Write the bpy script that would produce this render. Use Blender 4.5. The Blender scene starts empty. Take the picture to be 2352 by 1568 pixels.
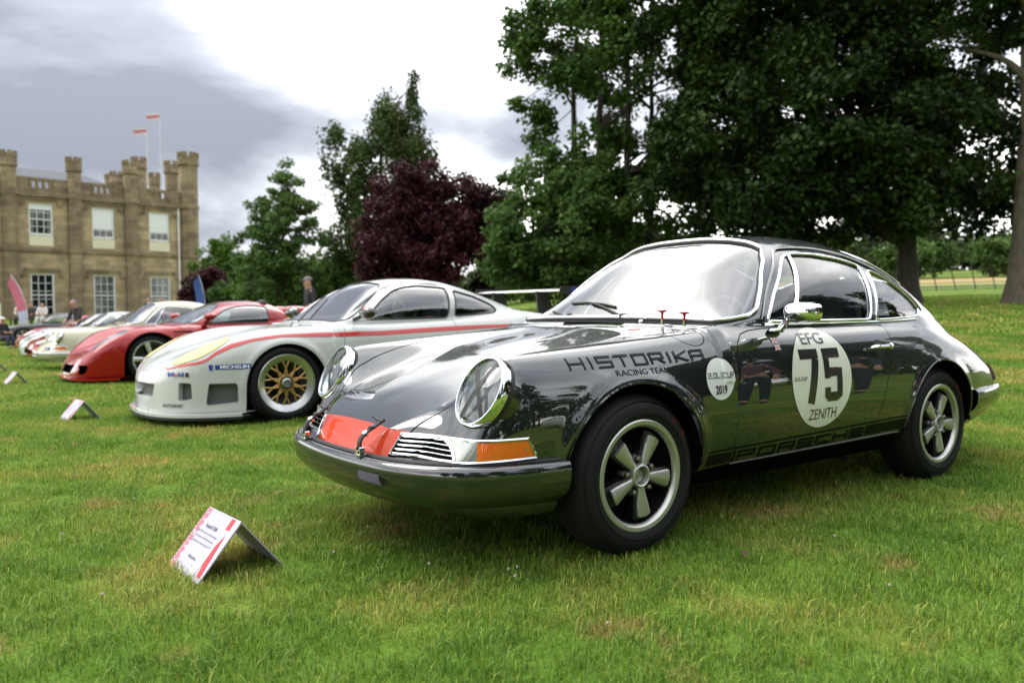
import bpy, bmesh, math, random
import numpy as np
from mathutils import Vector, Matrix, Euler
R = math.radians
random.seed(7); RNG = np.random.default_rng(7)
scene = bpy.context.scene
COL = scene.collection

# ---------------------------------------------------------------- camera
CAM = np.array([2.1567, 2.8783, 0.9120]); CYAW, CPIT, CROL = R(-126.461), R(-2.1724), R(-.3443)
cam_data = bpy.data.cameras.new('camera'); cam = bpy.data.objects.new('camera', cam_data); COL.objects.link(cam)
_fw = Vector((math.cos(CYAW)*math.cos(CPIT), math.sin(CYAW)*math.cos(CPIT), math.sin(CPIT)))
_rt0 = Vector((math.sin(CYAW), -math.cos(CYAW), 0)); _up0 = _rt0.cross(_fw)
_rt = _rt0*math.cos(CROL)+_up0*math.sin(CROL); _up = _up0*math.cos(CROL)-_rt0*math.sin(CROL)
cam.matrix_world = Matrix(((_rt.x, _up.x, -_fw.x, CAM[0]), (_rt.y, _up.y, -_fw.y, CAM[1]), (_rt.z, _up.z, -_fw.z, CAM[2]), (0, 0, 0, 1)))
cam_data.sensor_width = 36; cam_data.lens = 28.66; cam_data.clip_start = .05; cam_data.clip_end = 3000
cam_data.dof.use_dof = True; cam_data.dof.focus_distance = 3.2; cam_data.dof.aperture_fstop = 2.7
scene.camera = cam

# ---------------------------------------------------------------- sky, sun, exposure
SUN_EL, SUN_AZ = 52.0, 318.0      # azimuth of the place the light comes from, measured counter-clockwise from +x
world = bpy.data.worlds.new('World'); scene.world = world; world.use_nodes = True
wt = world.node_tree; wt.nodes.clear()
def wn(t, **k):
    n = wt.nodes.new(t)
    for a, b in k.items(): setattr(n, a, b)
    return n
wl = wt.links.new
w_out = wn('ShaderNodeOutputWorld'); w_bg = wn('ShaderNodeBackground'); wl(w_bg.outputs[0], w_out.inputs[0]); w_bg.inputs[1].default_value = .1
w_sky = wn('ShaderNodeTexSky', sky_type='NISHITA'); w_sky.sun_disc = False; w_sky.sun_elevation = R(SUN_EL); w_sky.sun_rotation = R(90-SUN_AZ)
w_tc = wn('ShaderNodeTexCoord'); w_sep = wn('ShaderNodeSeparateXYZ'); wl(w_tc.outputs['Generated'], w_sep.inputs[0])
def wm(op, a, b=None, c=None, clamp=False):
    n = wn('ShaderNodeMath', operation=op); n.use_clamp = clamp
    for i, v in enumerate((a, b, c)):
        if v is None: continue
        if isinstance(v, (int, float)): n.inputs[i].default_value = v
        else: wl(v, n.inputs[i])
    return n.outputs[0]
w_z = wm('MAXIMUM', w_sep.outputs[2], 0.0); w_den = wm('ADD', w_z, .16)
w_cx = wm('DIVIDE', w_sep.outputs[0], w_den); w_cy = wm('DIVIDE', w_sep.outputs[1], w_den)
w_cmb = wn('ShaderNodeCombineXYZ'); wl(w_cx, w_cmb.inputs[0]); wl(w_cy, w_cmb.inputs[1]); w_cmb.inputs[2].default_value = 3.7
w_n1 = wn('ShaderNodeTexNoise'); w_n1.inputs['Scale'].default_value = .62; w_n1.inputs['Detail'].default_value = 7; w_n1.inputs['Roughness'].default_value = .58; w_n1.inputs['Distortion'].default_value = .35
wl(w_cmb.outputs[0], w_n1.inputs['Vector'])
def w_lobe(d, c0, c1):          # soft patch of cloud round a compass direction of the sky
    n = wn('ShaderNodeVectorMath', operation='DOT_PRODUCT'); wl(w_tc.outputs['Generated'], n.inputs[0]); n.inputs[1].default_value = d
    m = wn('ShaderNodeMapRange', interpolation_type='SMOOTHSTEP'); wl(n.outputs['Value'], m.inputs[0]); m.inputs[1].default_value = c0; m.inputs[2].default_value = c1
    return m.outputs[0]
def sky_dir(u, v):
    return tuple((_fw+_rt*((u-1176)/1872.6)-_up*((v-784)/1872.6)).normalized())
w_val = wm('ADD', w_n1.outputs[0], wm('MULTIPLY', w_lobe(sky_dir(180, -20), .90, .99), -.22))
w_val = wm('ADD', w_val, wm('MULTIPLY', w_lobe(sky_dir(860, 20), .972, .997), .16))
w_val = wm('ADD', w_val, wm('MULTIPLY', w_lobe(sky_dir(1080, 180), .988, .998), -.12))
w_val = wm('ADD', w_val, wm('MULTIPLY', w_lobe(sky_dir(1000, -800), .90, .985), .15))
w_hz = wn('ShaderNodeMapRange', interpolation_type='SMOOTHSTEP'); wl(w_z, w_hz.inputs[0])
w_hz.inputs[1].default_value = .215; w_hz.inputs[2].default_value = .115; w_hz.inputs[3].default_value = 0; w_hz.inputs[4].default_value = .24
w_val = wm('ADD', w_val, w_hz.outputs[0])
w_ramp = wn('ShaderNodeValToRGB'); wl(w_val, w_ramp.inputs[0])
el = w_ramp.color_ramp.elements; el[0].position = .30; el[0].color = (.21, .225, .265, 1); el[1].position = .74; el[1].color = (1.9, 1.88, 1.82, 1)
for p_, c_ in ((.40, (.33, .35, .395, 1)), (.48, (.52, .54, .58, 1)), (.55, (.78, .79, .81, 1)), (.63, (1.05, 1.05, 1.04, 1))):
    e = el.new(p_); e.color = c_
w_gain = wm('ADD', wm('MULTIPLY', w_z, 24.0), 11.0)   # an overcast sky is brighter towards the zenith
w_sc = wn('ShaderNodeVectorMath', operation='SCALE'); wl(w_ramp.outputs[0], w_sc.inputs[0]); wl(w_gain, w_sc.inputs['Scale'])
w_mix = wn('ShaderNodeMixRGB', blend_type='MIX'); w_mix.inputs[0].default_value = .94; wl(w_sky.outputs[0], w_mix.inputs[1]); wl(w_sc.outputs[0], w_mix.inputs[2])
wl(w_mix.outputs[0], w_bg.inputs[0])

sun_d = bpy.data.lights.new('sun', 'SUN'); sun_d.energy = 1.5; sun_d.angle = R(34); sun_d.color = (1, .965, .9)
sun = bpy.data.objects.new('sun', sun_d); COL.objects.link(sun)
_sd = Vector((math.cos(R(SUN_EL))*math.cos(R(SUN_AZ)), math.cos(R(SUN_EL))*math.sin(R(SUN_AZ)), math.sin(R(SUN_EL))))
sun.rotation_euler = _sd.to_track_quat('Z', 'Y').to_euler()
scene.view_settings.view_transform = 'Standard'; scene.view_settings.look = 'None'; scene.view_settings.gamma = 1
scene.view_settings.use_curve_mapping = False; scene.view_settings.exposure = 0.40
scene.render.engine = 'CYCLES'; scene.cycles.use_denoising = True; scene.cycles.max_bounces = 8; scene.cycles.transparent_max_bounces = 12
scene.cycles.caustics_reflective = False; scene.cycles.caustics_refractive = False; scene.cycles.sample_clamp_indirect = 6
# ---------------------------------------------------------------- numeric helpers
def pchip(pts):
    pts = sorted(pts); X = np.array([p[0] for p in pts], float); Y = np.array([p[1] for p in pts], float)
    h = np.diff(X); d = np.diff(Y)/h; m = np.zeros(len(X))
    m[0], m[-1] = d[0], d[-1]
    for i in range(1, len(X)-1):
        if d[i-1]*d[i] > 0:
            w1 = 2*h[i]+h[i-1]; w2 = h[i]+2*h[i-1]
            m[i] = (w1+w2)/(w1/d[i-1]+w2/d[i])
    xs = np.linspace(X[0], X[-1], 3000)
    k = np.clip(np.searchsorted(X, xs)-1, 0, len(X)-2); t = (xs-X[k])/h[k]
    ys = (2*t**3-3*t**2+1)*Y[k]+(t**3-2*t**2+t)*h[k]*m[k]+(-2*t**3+3*t**2)*Y[k+1]+(t**3-t**2)*h[k]*m[k+1]
    # light smoothing keeps reflections clean
    ker = np.hanning(121); ker /= ker.sum()
    pad = np.concatenate([2*ys[0]-ys[60:0:-1], ys, 2*ys[-1]-ys[-2:-62:-1]])
    ys2 = np.convolve(pad, ker, 'valid')
    return lambda x: np.interp(x, xs, ys2)

def sstep(a, b, x):
    t = np.clip((x-a)/(b-a), 0, 1); return t*t*(3-2*t)

def smin(a, b, k):
    h = np.maximum(k-np.abs(a-b), 0)/k
    return np.minimum(a, b)-h*h*k*.25

def smax(a, b, k): return -smin(-a, -b, k)

def catmull(pts, n=12, closed=False):
    P = np.array(pts, float); N = len(P); out = []
    for i in range(N if closed else N-1):
        g = (lambda j: P[j % N]) if closed else (lambda j: P[min(max(j, 0), N-1)])
        p0, p1, p2, p3 = g(i-1), g(i), g(i+1), g(i+2)
        t = np.linspace(0, 1, n, endpoint=False)[:, None]
        out.append(.5*((2*p1)+(-p0+p2)*t+(2*p0-5*p1+4*p2-p3)*t**2+(-p0+3*p1-3*p2+p3)*t**3))
    if not closed: out.append(P[-1:])
    return np.concatenate(out)

def sdpoly(px, py, poly, r=0.0):
    """signed distance to a closed polygon (negative inside); r rounds the corners outwards of an inset"""
    poly = np.array(poly, float); n = len(poly)
    d = np.full(px.shape, 1e9); s = np.ones(px.shape)
    for i in range(n):
        ax, ay = poly[i]; bx, by = poly[i-1]
        ex, ey = bx-ax, by-ay; wx, wy = px-ax, py-ay
        t = np.clip((wx*ex+wy*ey)/(ex*ex+ey*ey+1e-12), 0, 1)
        d = np.minimum(d, (wx-ex*t)**2+(wy-ey*t)**2)
        c1 = py >= ay; c2 = py < by; c3 = ex*wy > ey*wx
        s = np.where((c1 & c2 & c3) | (~c1 & ~c2 & ~c3), -s, s)
    return s*np.sqrt(d)-r

def surface_nets(f, lo, hi, h, sym=True):
    nx, nz = int(math.ceil((hi[0]-lo[0])/h))+1, int(math.ceil((hi[2]-lo[2])/h))+1
    ny = int(math.ceil(hi[1]/h))+1
    xs = lo[0]+np.arange(nx)*h; ys = (np.arange(ny)+.5)*h; zs = lo[2]+np.arange(nz)*h
    F = np.empty((nx, ny, nz), np.float32)
    for i0 in range(0, nx, 40):
        X, Y, Z = np.meshgrid(xs[i0:i0+40], ys, zs, indexing='ij'); F[i0:i0+40] = f(X, Y, Z)
    F = np.concatenate([F[:, ::-1], F], 1); ys = np.concatenate([-ys[::-1], ys]); ny = len(ys)
    I = F < 0
    cn = lambda a, i, j, k: a[i:nx-1+i, j:ny-1+j, k:nz-1+k]
    cnt = sum(cn(I, i, j, k).astype(np.int8) for i in (0, 1) for j in (0, 1) for k in (0, 1))
    act = (cnt > 0) & (cnt < 8); idx = np.full(act.shape, -1, np.int64); C = np.argwhere(act); idx[act] = np.arange(len(C))
    S = np.zeros((len(C), 3)); W = np.zeros(len(C))
    co = [(i, j, k) for i in (0, 1) for j in (0, 1) for k in (0, 1)]
    for a in co:
        for ax in range(3):
            if a[ax] == 0:
                b = list(a); b[ax] = 1
                fa = F[tuple((C+a).T)]; fb = F[tuple((C+b).T)]
                m = (fa < 0) != (fb < 0); t = np.where(m, fa/(fa-fb+1e-12), 0)
                p = np.array(a, float)[None].repeat(len(C), 0); p[:, ax] = t
                S += p*m[:, None]; W += m
    V = (C+S/W[:, None]); V = np.stack([xs[0]+V[:, 0]*h, ys[0]+V[:, 1]*h, zs[0]+V[:, 2]*h], 1)
    Q = []
    for ax in range(3):
        u, v = (ax+1) % 3, (ax+2) % 3
        sl0 = [slice(None)]*3; sl1 = [slice(None)]*3; sl0[ax] = slice(0, -1); sl1[ax] = slice(1, None)
        A, B = I[tuple(sl0)], I[tuple(sl1)]
        E = np.argwhere(A != B)
        lim = np.array(act.shape)
        ok = (E[:, u] > 0) & (E[:, v] > 0) & (E[:, u] < lim[u]) & (E[:, v] < lim[v]) & (E[:, ax] < lim[ax])
        E = E[ok]; fl = A[tuple(E.T)]
        du = np.zeros(3, int); du[u] = 1; dv = np.zeros(3, int); dv[v] = 1
        q = np.stack([idx[tuple((E-du-dv).T)], idx[tuple((E-dv).T)], idx[tuple(E.T)], idx[tuple((E-du).T)]], 1)
        q[~fl] = q[~fl][:, ::-1]
        Q.append(q[(q >= 0).all(1)])
    return V, np.concatenate(Q)

def grad(f, V, e=1.5e-3):
    g = np.empty_like(V)
    for k in range(3):
        d = np.zeros(3); d[k] = e
        a, b = V+d, V-d
        g[:, k] = (f(a[:, 0], np.abs(a[:, 1]), a[:, 2])-f(b[:, 0], np.abs(b[:, 1]), b[:, 2]))/(2*e)
    return g

def make_surface(f, lo, hi, h):
    V, Q = surface_nets(f, lo, hi, h)
    for it in range(6):
        v = f(V[:, 0], np.abs(V[:, 1]), V[:, 2]); g = grad(f, V)
        st = v/np.maximum((g*g).sum(1), 1e-4)
        step = -g*st[:, None]; L = np.linalg.norm(step, axis=1); step *= np.minimum(1, h*.5/np.maximum(L, 1e-9))[:, None]
        V = V+step*.9
    T = np.concatenate([Q[:, [0, 1, 2]], Q[:, [0, 2, 3]]])
    g = grad(f, V, 4e-3); N = g/np.maximum(np.linalg.norm(g, axis=1), 1e-9)[:, None]
    return V, T, N

def clip(M, s):
    """split a mesh (V,T,N) along s=0; returns inside mesh, outside mesh, cut segments (points Kx2x3)"""
    V, T, N = M; s = np.where(np.abs(s) < 1e-7, 1e-7, s)
    neg = s[T] < 0; c = neg.sum(1)
    Tin, Tout = [T[c == 3]], [T[c == 0]]
    mix = T[(c == 1) | (c == 2)]; nv = len(V)
    if len(mix) == 0:
        return compact((V, T[c == 3], N)), compact((V, T[c == 0], N)), np.zeros((0, 2, 3))
    ng = s[mix] < 0; lone_neg = ng.sum(1) == 1
    li = np.where(lone_neg, ng.argmax(1), (~ng).argmax(1)); ar = np.arange(len(mix))
    a, b, cc = mix[ar, li], mix[ar, (li+1) % 3], mix[ar, (li+2) % 3]
    def cut(p, q):
        lo_, hi_ = np.minimum(p, q), np.maximum(p, q)
        return lo_.astype(np.int64)*nv+hi_
    kab, kac = cut(a, b), cut(a, cc)
    keys, inv = np.unique(np.concatenate([kab, kac]), return_inverse=True)
    p, q = keys//nv, keys % nv; t = (s[p]/(s[p]-s[q]))[:, None]
    Vn = V[p]*(1-t)+V[q]*t; Nn = N[p]*(1-t)+N[q]*t; Nn /= np.maximum(np.linalg.norm(Nn, axis=1), 1e-9)[:, None]
    iab, iac = inv[:len(mix)]+nv, inv[len(mix):]+nv
    tl = np.stack([a, iab, iac], 1); t1 = np.stack([iab, b, cc], 1); t2 = np.stack([iab, cc, iac], 1)
    Tin += [tl[lone_neg], t1[~lone_neg], t2[~lone_neg]]; Tout += [tl[~lone_neg], t1[lone_neg], t2[lone_neg]]
    V2 = np.concatenate([V, Vn]); N2 = np.concatenate([N, Nn])
    seg = np.stack([iab, iac], 1)
    return compact((V2, np.concatenate(Tin), N2)), compact((V2, np.concatenate(Tout), N2)), (V2, N2, seg)

def compact(M):
    V, T, N = M
    if len(T) == 0: return (np.zeros((0, 3)), np.zeros((0, 3), int), np.zeros((0, 3)))
    u, inv = np.unique(T, return_inverse=True)
    return V[u], inv.reshape(T.shape), N[u]

def loops(segs):
    """chain cut segments into polylines of (points, normals)"""
    if not isinstance(segs, tuple): return []
    V, N, S = segs; nb = {}
    for a, b in S.tolist():
        nb.setdefault(a, []).append(b); nb.setdefault(b, []).append(a)
    seen = set(); out = []
    starts = [k for k in nb if len(nb[k]) == 1]+list(nb)
    for s0 in starts:
        if s0 in seen: continue
        ch = [s0]; seen.add(s0); cur = s0
        while True:
            nx = [k for k in nb[cur] if k not in seen]
            if not nx: break
            cur = nx[0]; ch.append(cur); seen.add(cur)
        if len(ch) > 3: out.append((V[ch], N[ch], s0 in nb[cur] and len(nb[s0]) > 1))
    return out

def resample(P, n, closed=False, N=None, smooth=0):
    if closed: P = np.concatenate([P, P[:1]]); N = None if N is None else np.concatenate([N, N[:1]])
    d = np.concatenate([[0], np.cumsum(np.linalg.norm(np.diff(P, axis=0), axis=1))])
    t = np.linspace(0, d[-1], n, endpoint=not closed)
    R = np.stack([np.interp(t, d, P[:, k]) for k in range(P.shape[1])], 1)
    M = None if N is None else np.stack([np.interp(t, d, N[:, k]) for k in range(3)], 1)
    for _ in range(smooth):
        if closed: R = .5*R+.25*(np.roll(R, 1, 0)+np.roll(R, -1, 0))
        else: R[1:-1] = .5*R[1:-1]+.25*(R[:-2]+R[2:])
    return (R, M) if N is not None else R
# ---------------------------------------------------------------- car body fields (x forward from the front axle, y half width, z up)
def car_field(D):
    T0, Zc, yc, W, zm, tuck, B = [pchip(D[k]) for k in ('T0', 'Zc', 'yc', 'W', 'zm', 'tuck', 'B')]
    R0, yb, zb = [pchip(D[k]) for k in ('R0', 'yb', 'zb')]
    kb = pchip(D['kb']); yhf = D.get('yh', .66); pw = pchip(D['pw']); cp = D.get('cp', 2.5); cqf = pchip(D['cq'])
    xn0 = max(p[0] for p in D['W']); xn1 = min(p[0] for p in D['W']); xf, xr = D['xf'], D['xr']; arches = D['arches']; lip = D.get('lip', .012); dome = pchip(D['dome'])
    def f(x, y, z):
        w = W(x)
        for (ax, az, ar) in arches:
            r = np.sqrt((x-ax)**2+(z-az)**2)
            w = w+lip*np.exp(-((r-ar)/.03)**2)*sstep(.22, .36, z)
        w = np.maximum(w, .02)
        c = np.minimum(yc(x), w*.82); zc = Zc(x); t0 = T0(x); m = np.minimum(zm(x), zc-.05); p = pw(x)
        yh = c*yhf
        zt = t0+(zc-t0)*sstep(0, 1, (y-yh)/(c-yh))+dome(x)*np.cos(np.minimum(y/yh, 1)*np.pi/2)**2
        sc = zc-m
        a = np.maximum(y-c, 0)/(w-c); b = (z-m)/sc
        wl = w-tuck(x)*(np.clip((m-z)/(m-B(x)), 0, 1.5))**2
        g = np.where(y <= c, z-zt, np.where(b > 0, ((a**p+np.maximum(b, 1e-6)**p)**(1/p)-1)*sc, (y-wl)/(w-c)*sc))
        g = smax(g, (B(x)-z), .05)
        g = np.maximum(g, np.maximum(x-xn0, xn1-x))
        H = np.maximum(R0(x)-zb(x), .004); u = np.maximum(z-zb(x), 0)/H
        q = ((y/np.maximum(yb(x), .02))**cqf(x)+u**cp)
        h = (np.maximum(q, 1e-9)**(1/cp)-1)*H
        h = np.where(u < 30, h, 1.0); h = np.maximum(h, zb(x)-.22-z)
        h = np.maximum(h, np.maximum((x-xf)*.8, (xr-x)*.8))
        return smin(g, h, kb(x))
    return f

C911 = dict(
 T0=[(.90,.30),(.865,.385),(.84,.43),(.80,.475),(.74,.517),(.66,.556),(.56,.60),(.4,.655),(.2,.712),(0,.757),(-.2,.796),(-.4,.835),(-.5,.845),(-.55,.846),(-.7,.845),(-2.0,.84),(-2.3,.80),(-2.6,.73),(-2.9,.63),(-3.1,.54),(-3.25,.40)],
 Zc=[(.90,.28),(.80,.36),(.735,.42),(.685,.475),(.655,.535),(.62,.615),(.58,.695),(.545,.736),(.50,.750),(.40,.760),(.3,.769),(.05,.788),(-.2,.806),(-.6,.834),(-.8,.838),(-1.6,.838),(-2.0,.832),(-2.2,.818),(-2.45,.775),(-2.65,.745),(-2.85,.705),(-3.02,.65),(-3.12,.585),(-3.2,.46),(-3.25,.38)],
 yc=[(.90,.2),(.8,.36),(.7,.50),(.62,.57),(.55,.585),(.3,.58),(0,.585),(-.4,.62),(-.7,.675),(-1.6,.68),(-2.0,.66),(-2.4,.60),(-2.8,.52),(-3.1,.42),(-3.25,.2)],
 W=[(.878,.0),(.872,.16),(.86,.29),(.838,.40),(.795,.505),(.725,.60),(.64,.662),(.5,.712),(.35,.738),(.15,.765),(0,.772),(-.35,.782),(-.8,.792),(-1.4,.797),(-2.0,.802),(-2.3,.80),(-2.6,.78),(-2.8,.75),(-2.95,.725),(-3.06,.685),(-3.14,.61),(-3.2,.44),(-3.225,.1)],
 zm=[(.9,.25),(.7,.38),(.5,.46),(.2,.50),(-.5,.53),(-1.6,.53),(-2.2,.52),(-2.7,.48),(-3.0,.42),(-3.2,.33)],
 tuck=[(.9,.05),(.5,.05),(0,.05),(-.6,.055),(-1.6,.055),(-2.2,.05),(-3.2,.06)],
 B=[(.9,.40),(.86,.33),(.80,.26),(.7,.22),(.45,.20),(.2,.21),(-.4,.265),(-.6,.274),(-1.8,.274),(-2.4,.25),(-2.8,.26),(-3.1,.33),(-3.25,.40)],
 R0=[(-.30,.70),(-.50,.842),(-.75,1.045),(-.95,1.195),(-1.05,1.245),(-1.2,1.278),(-1.4,1.296),(-1.6,1.297),(-1.8,1.283),(-2.0,1.246),(-2.2,1.193),(-2.5,1.083),(-2.75,.975),(-3.0,.85),(-3.12,.735),(-3.19,.64),(-3.23,.5)],
 yb=[(-.30,.66),(-.6,.69),(-.8,.70),(-1.2,.705),(-1.6,.70),(-1.9,.685),(-2.15,.662),(-2.4,.625),(-2.7,.575),(-3.0,.51),(-3.21,.38)],
 zb=[(-.30,.845),(-1.9,.84),(-2.2,.82),(-2.5,.755),(-2.8,.665),(-3.0,.59),(-3.21,.45)],
 kb=[(-.3,.02),(-1.7,.02),(-2.1,.05),(-2.5,.09),(-3.2,.08)], pw=[(.9,2.1),(.5,2.15),(-.5,2.3),(-1.6,2.35),(-2.4,2.2),(-3.2,2.1)],
 cp=1.75, cq=[(-.3,3.2),(-1.1,3.2),(-1.5,3.05),(-2.0,2.8),(-2.4,2.7),(-3.2,2.4)],
 dome=[(.9,.0),(.6,.012),(0,.012),(-.5,.006),(-3.2,0)], xf=-.45, xr=-3.22,
 arches=[(0.01,.30,.355),(-2.19,.29,.352)])
C996 = dict(
 T0=[(1.05,.22),(1.03,.33),(1.0,.40),(.95,.455),(.85,.515),(.7,.58),(.5,.645),(.3,.695),(0,.752),(-.3,.793),(-.42,.806),(-.6,.815),(-2.2,.84),(-2.6,.84),(-3.0,.78),(-3.25,.68),(-3.42,.42)],
 Zc=[(1.05,.20),(1.0,.34),(.95,.42),(.86,.505),(.7,.60),(.55,.675),(.4,.725),(.2,.765),(0,.782),(-.3,.79),(-.6,.797),(-1.5,.828),(-2.0,.862),(-2.4,.88),(-2.7,.865),(-3.0,.80),(-3.2,.72),(-3.35,.58),(-3.42,.4)],
 yc=[(1.05,.3),(.9,.5),(.7,.60),(.4,.65),(0,.67),(-.5,.70),(-1.5,.73),(-2.4,.73),(-3,.6),(-3.42,.4)],
 W=[(1.03,.0),(1.022,.18),(.995,.34),(.95,.48),(.885,.605),(.78,.72),(.62,.80),(.42,.847),(.2,.865),(0,.872),(-.5,.872),(-1,.868),(-1.7,.885),(-2.36,.925),(-2.8,.90),(-3.1,.82),(-3.3,.65),(-3.4,.3),(-3.42,.05)],
 zm=[(1.05,.15),(.9,.36),(.6,.46),(0,.5),(-1.5,.55),(-2.4,.55),(-3.1,.5),(-3.42,.3)],
 tuck=[(1.05,.02),(0,.02),(-3.4,.04)], B=[(1.05,.10),(-.4,.10),(-3.0,.14),(-3.42,.25)],
 R0=[(-.2,.66),(-.42,.80),(-.7,1.0),(-.963,1.172),(-1.1,1.212),(-1.3,1.238),(-1.45,1.243),(-1.7,1.226),(-2.0,1.158),(-2.3,1.05),(-2.6,.94),(-2.9,.85),(-3.1,.77),(-3.42,.5)],
 yb=[(-.2,.62),(-.45,.70),(-.8,.735),(-1.5,.745),(-1.9,.72),(-2.2,.67),(-2.6,.58),(-3.0,.5),(-3.42,.4)],
 zb=[(-.2,.806),(-.6,.806),(-1.5,.83),(-2.1,.872),(-2.4,.865),(-2.8,.79),(-3.42,.5)],
 kb=[(-.3,.02),(-1.7,.025),(-2.1,.05),(-2.5,.10),(-3.4,.10)], pw=[(1.05,2.6),(.5,2.5),(-.5,2.6),(-2.4,2.4),(-3.4,2.2)], cq=[(-.3,2.6),(-1.1,2.5),(-1.6,2.2),(-2.2,1.95),(-3.4,1.9)],
 dome=[(1.05,0),(.6,.01),(-.4,.005),(-3.4,0)], yh=.45, xf=-.38, xr=-3.4, arches=[(.03,.32,.355),(-2.32,.335,.37)], lip=.012)
CCGT = dict(  # low mid-engined roadster
 T0=[(.93,.12),(.91,.22),(.86,.30),(.75,.385),(.5,.50),(.2,.61),(-.1,.69),(-.4,.745),(-.55,.765),(-.7,.77),(-2.2,.80),(-2.6,.83),(-3.0,.81),(-3.4,.74),(-3.62,.6)],
 Zc=[(.93,.10),(.86,.24),(.78,.37),(.65,.505),(.5,.617),(.35,.69),(.2,.735),(0,.765),(-.3,.77),(-.6,.772),(-1.4,.775),(-1.8,.80),(-2.2,.86),(-2.6,.885),(-3.0,.87),(-3.4,.79),(-3.6,.66),(-3.65,.5)],
 yc=[(.93,.3),(.8,.5),(.6,.66),(.3,.72),(0,.74),(-.6,.74),(-1.4,.74),(-2.2,.74),(-3,.66),(-3.65,.5)],
 W=[(.94,.0),(.93,.3),(.9,.5),(.84,.66),(.74,.79),(.55,.88),(.3,.925),(0,.94),(-.5,.925),(-1.2,.91),(-1.8,.93),(-2.6,.965),(-3.1,.93),(-3.45,.82),(-3.6,.5),(-3.65,.1)],
 zm=[(.94,.06),(.8,.25),(.5,.42),(0,.5),(-1.4,.5),(-2.6,.55),(-3.65,.4)], tuck=[(.94,.03),(0,.05),(-1.0,.09),(-2,.06),(-3.65,.05)], B=[(.94,.08),(-3,.12),(-3.65,.25)],
 R0=[(-.15,.60),(-.42,.775),(-.7,.925),(-.95,1.045),(-1.12,1.10),(-1.3,1.128),(-1.5,1.135),(-1.7,1.125),(-1.88,1.09),(-2.0,1.03),(-2.12,.95),(-2.4,.87),(-3.0,.8),(-3.65,.5)],
 yb=[(-.15,.6),(-.5,.74),(-.8,.78),(-1.5,.77),(-1.8,.74),(-2.1,.66),(-2.5,.5),(-3.65,.3)], zb=[(-.15,.775),(-1.4,.775),(-2.0,.80),(-3.65,.6)],
 kb=[(-.3,.02),(-1.7,.03),(-2.2,.05),(-3.6,.06)], pw=[(.94,2.4),(.5,2.3),(-1,2.5),(-3.65,2.3)], cq=[(-.3,2.6),(-1.2,2.6),(-1.9,2.6),(-3.6,2)],
 dome=[(.94,0),(-3.6,0)], yh=.5, xf=-.38, xr=-2.2, arches=[(-.03,.33,.375),(-2.73,.34,.385)], lip=.014)
C944 = dict(  # front-engined wedge coupe with long bonnet
 T0=[(.98,.25),(.95,.40),(.88,.50),(.7,.575),(.4,.65),(0,.725),(-.4,.785),(-.6,.80),(-2.4,.80),(-2.9,.82),(-3.2,.75),(-3.3,.5)],
 Zc=[(.98,.24),(.94,.38),(.88,.49),(.7,.575),(.4,.66),(0,.735),(-.4,.775),(-.8,.79),(-1.8,.80),(-2.4,.83),(-2.9,.82),(-3.15,.74),(-3.3,.5)],
 yc=[(.98,.4),(.7,.62),(0,.68),(-1.5,.69),(-2.4,.68),(-3.3,.5)], W=[(.985,0),(.97,.35),(.92,.58),(.8,.72),(.5,.80),(0,.85),(-.6,.83),(-1.5,.83),(-2.4,.87),(-2.9,.83),(-3.2,.7),(-3.3,.2)],
 zm=[(.98,.2),(.7,.42),(0,.5),(-2.4,.5),(-3.3,.35)], tuck=[(.98,.04),(0,.06),(-3.3,.06)], B=[(.98,.18),(0,.17),(-3.3,.25)],
 R0=[(-.3,.68),(-.6,.80),(-.9,.985),(-1.2,1.16),(-1.35,1.21),(-1.6,1.25),(-1.8,1.25),(-2.1,1.19),(-2.5,1.04),(-2.9,.87),(-3.3,.6)],
 yb=[(-.3,.66),(-.8,.71),(-1.6,.71),(-2.2,.66),(-2.8,.56),(-3.3,.45)], zb=[(-.3,.80),(-2,.80),(-2.8,.78),(-3.3,.55)], kb=[(-.3,.02),(-2.5,.05),(-3.3,.05)],
 pw=[(.98,2.6),(-3.3,2.6)], cq=[(-.3,2.6),(-1.6,2.4),(-3.3,2.1)], dome=[(.98,0),(-3.3,0)], yh=.55, xf=-.5, xr=-3.25, arches=[(0,.30,.35),(-2.4,.30,.35)], lip=.018)
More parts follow.
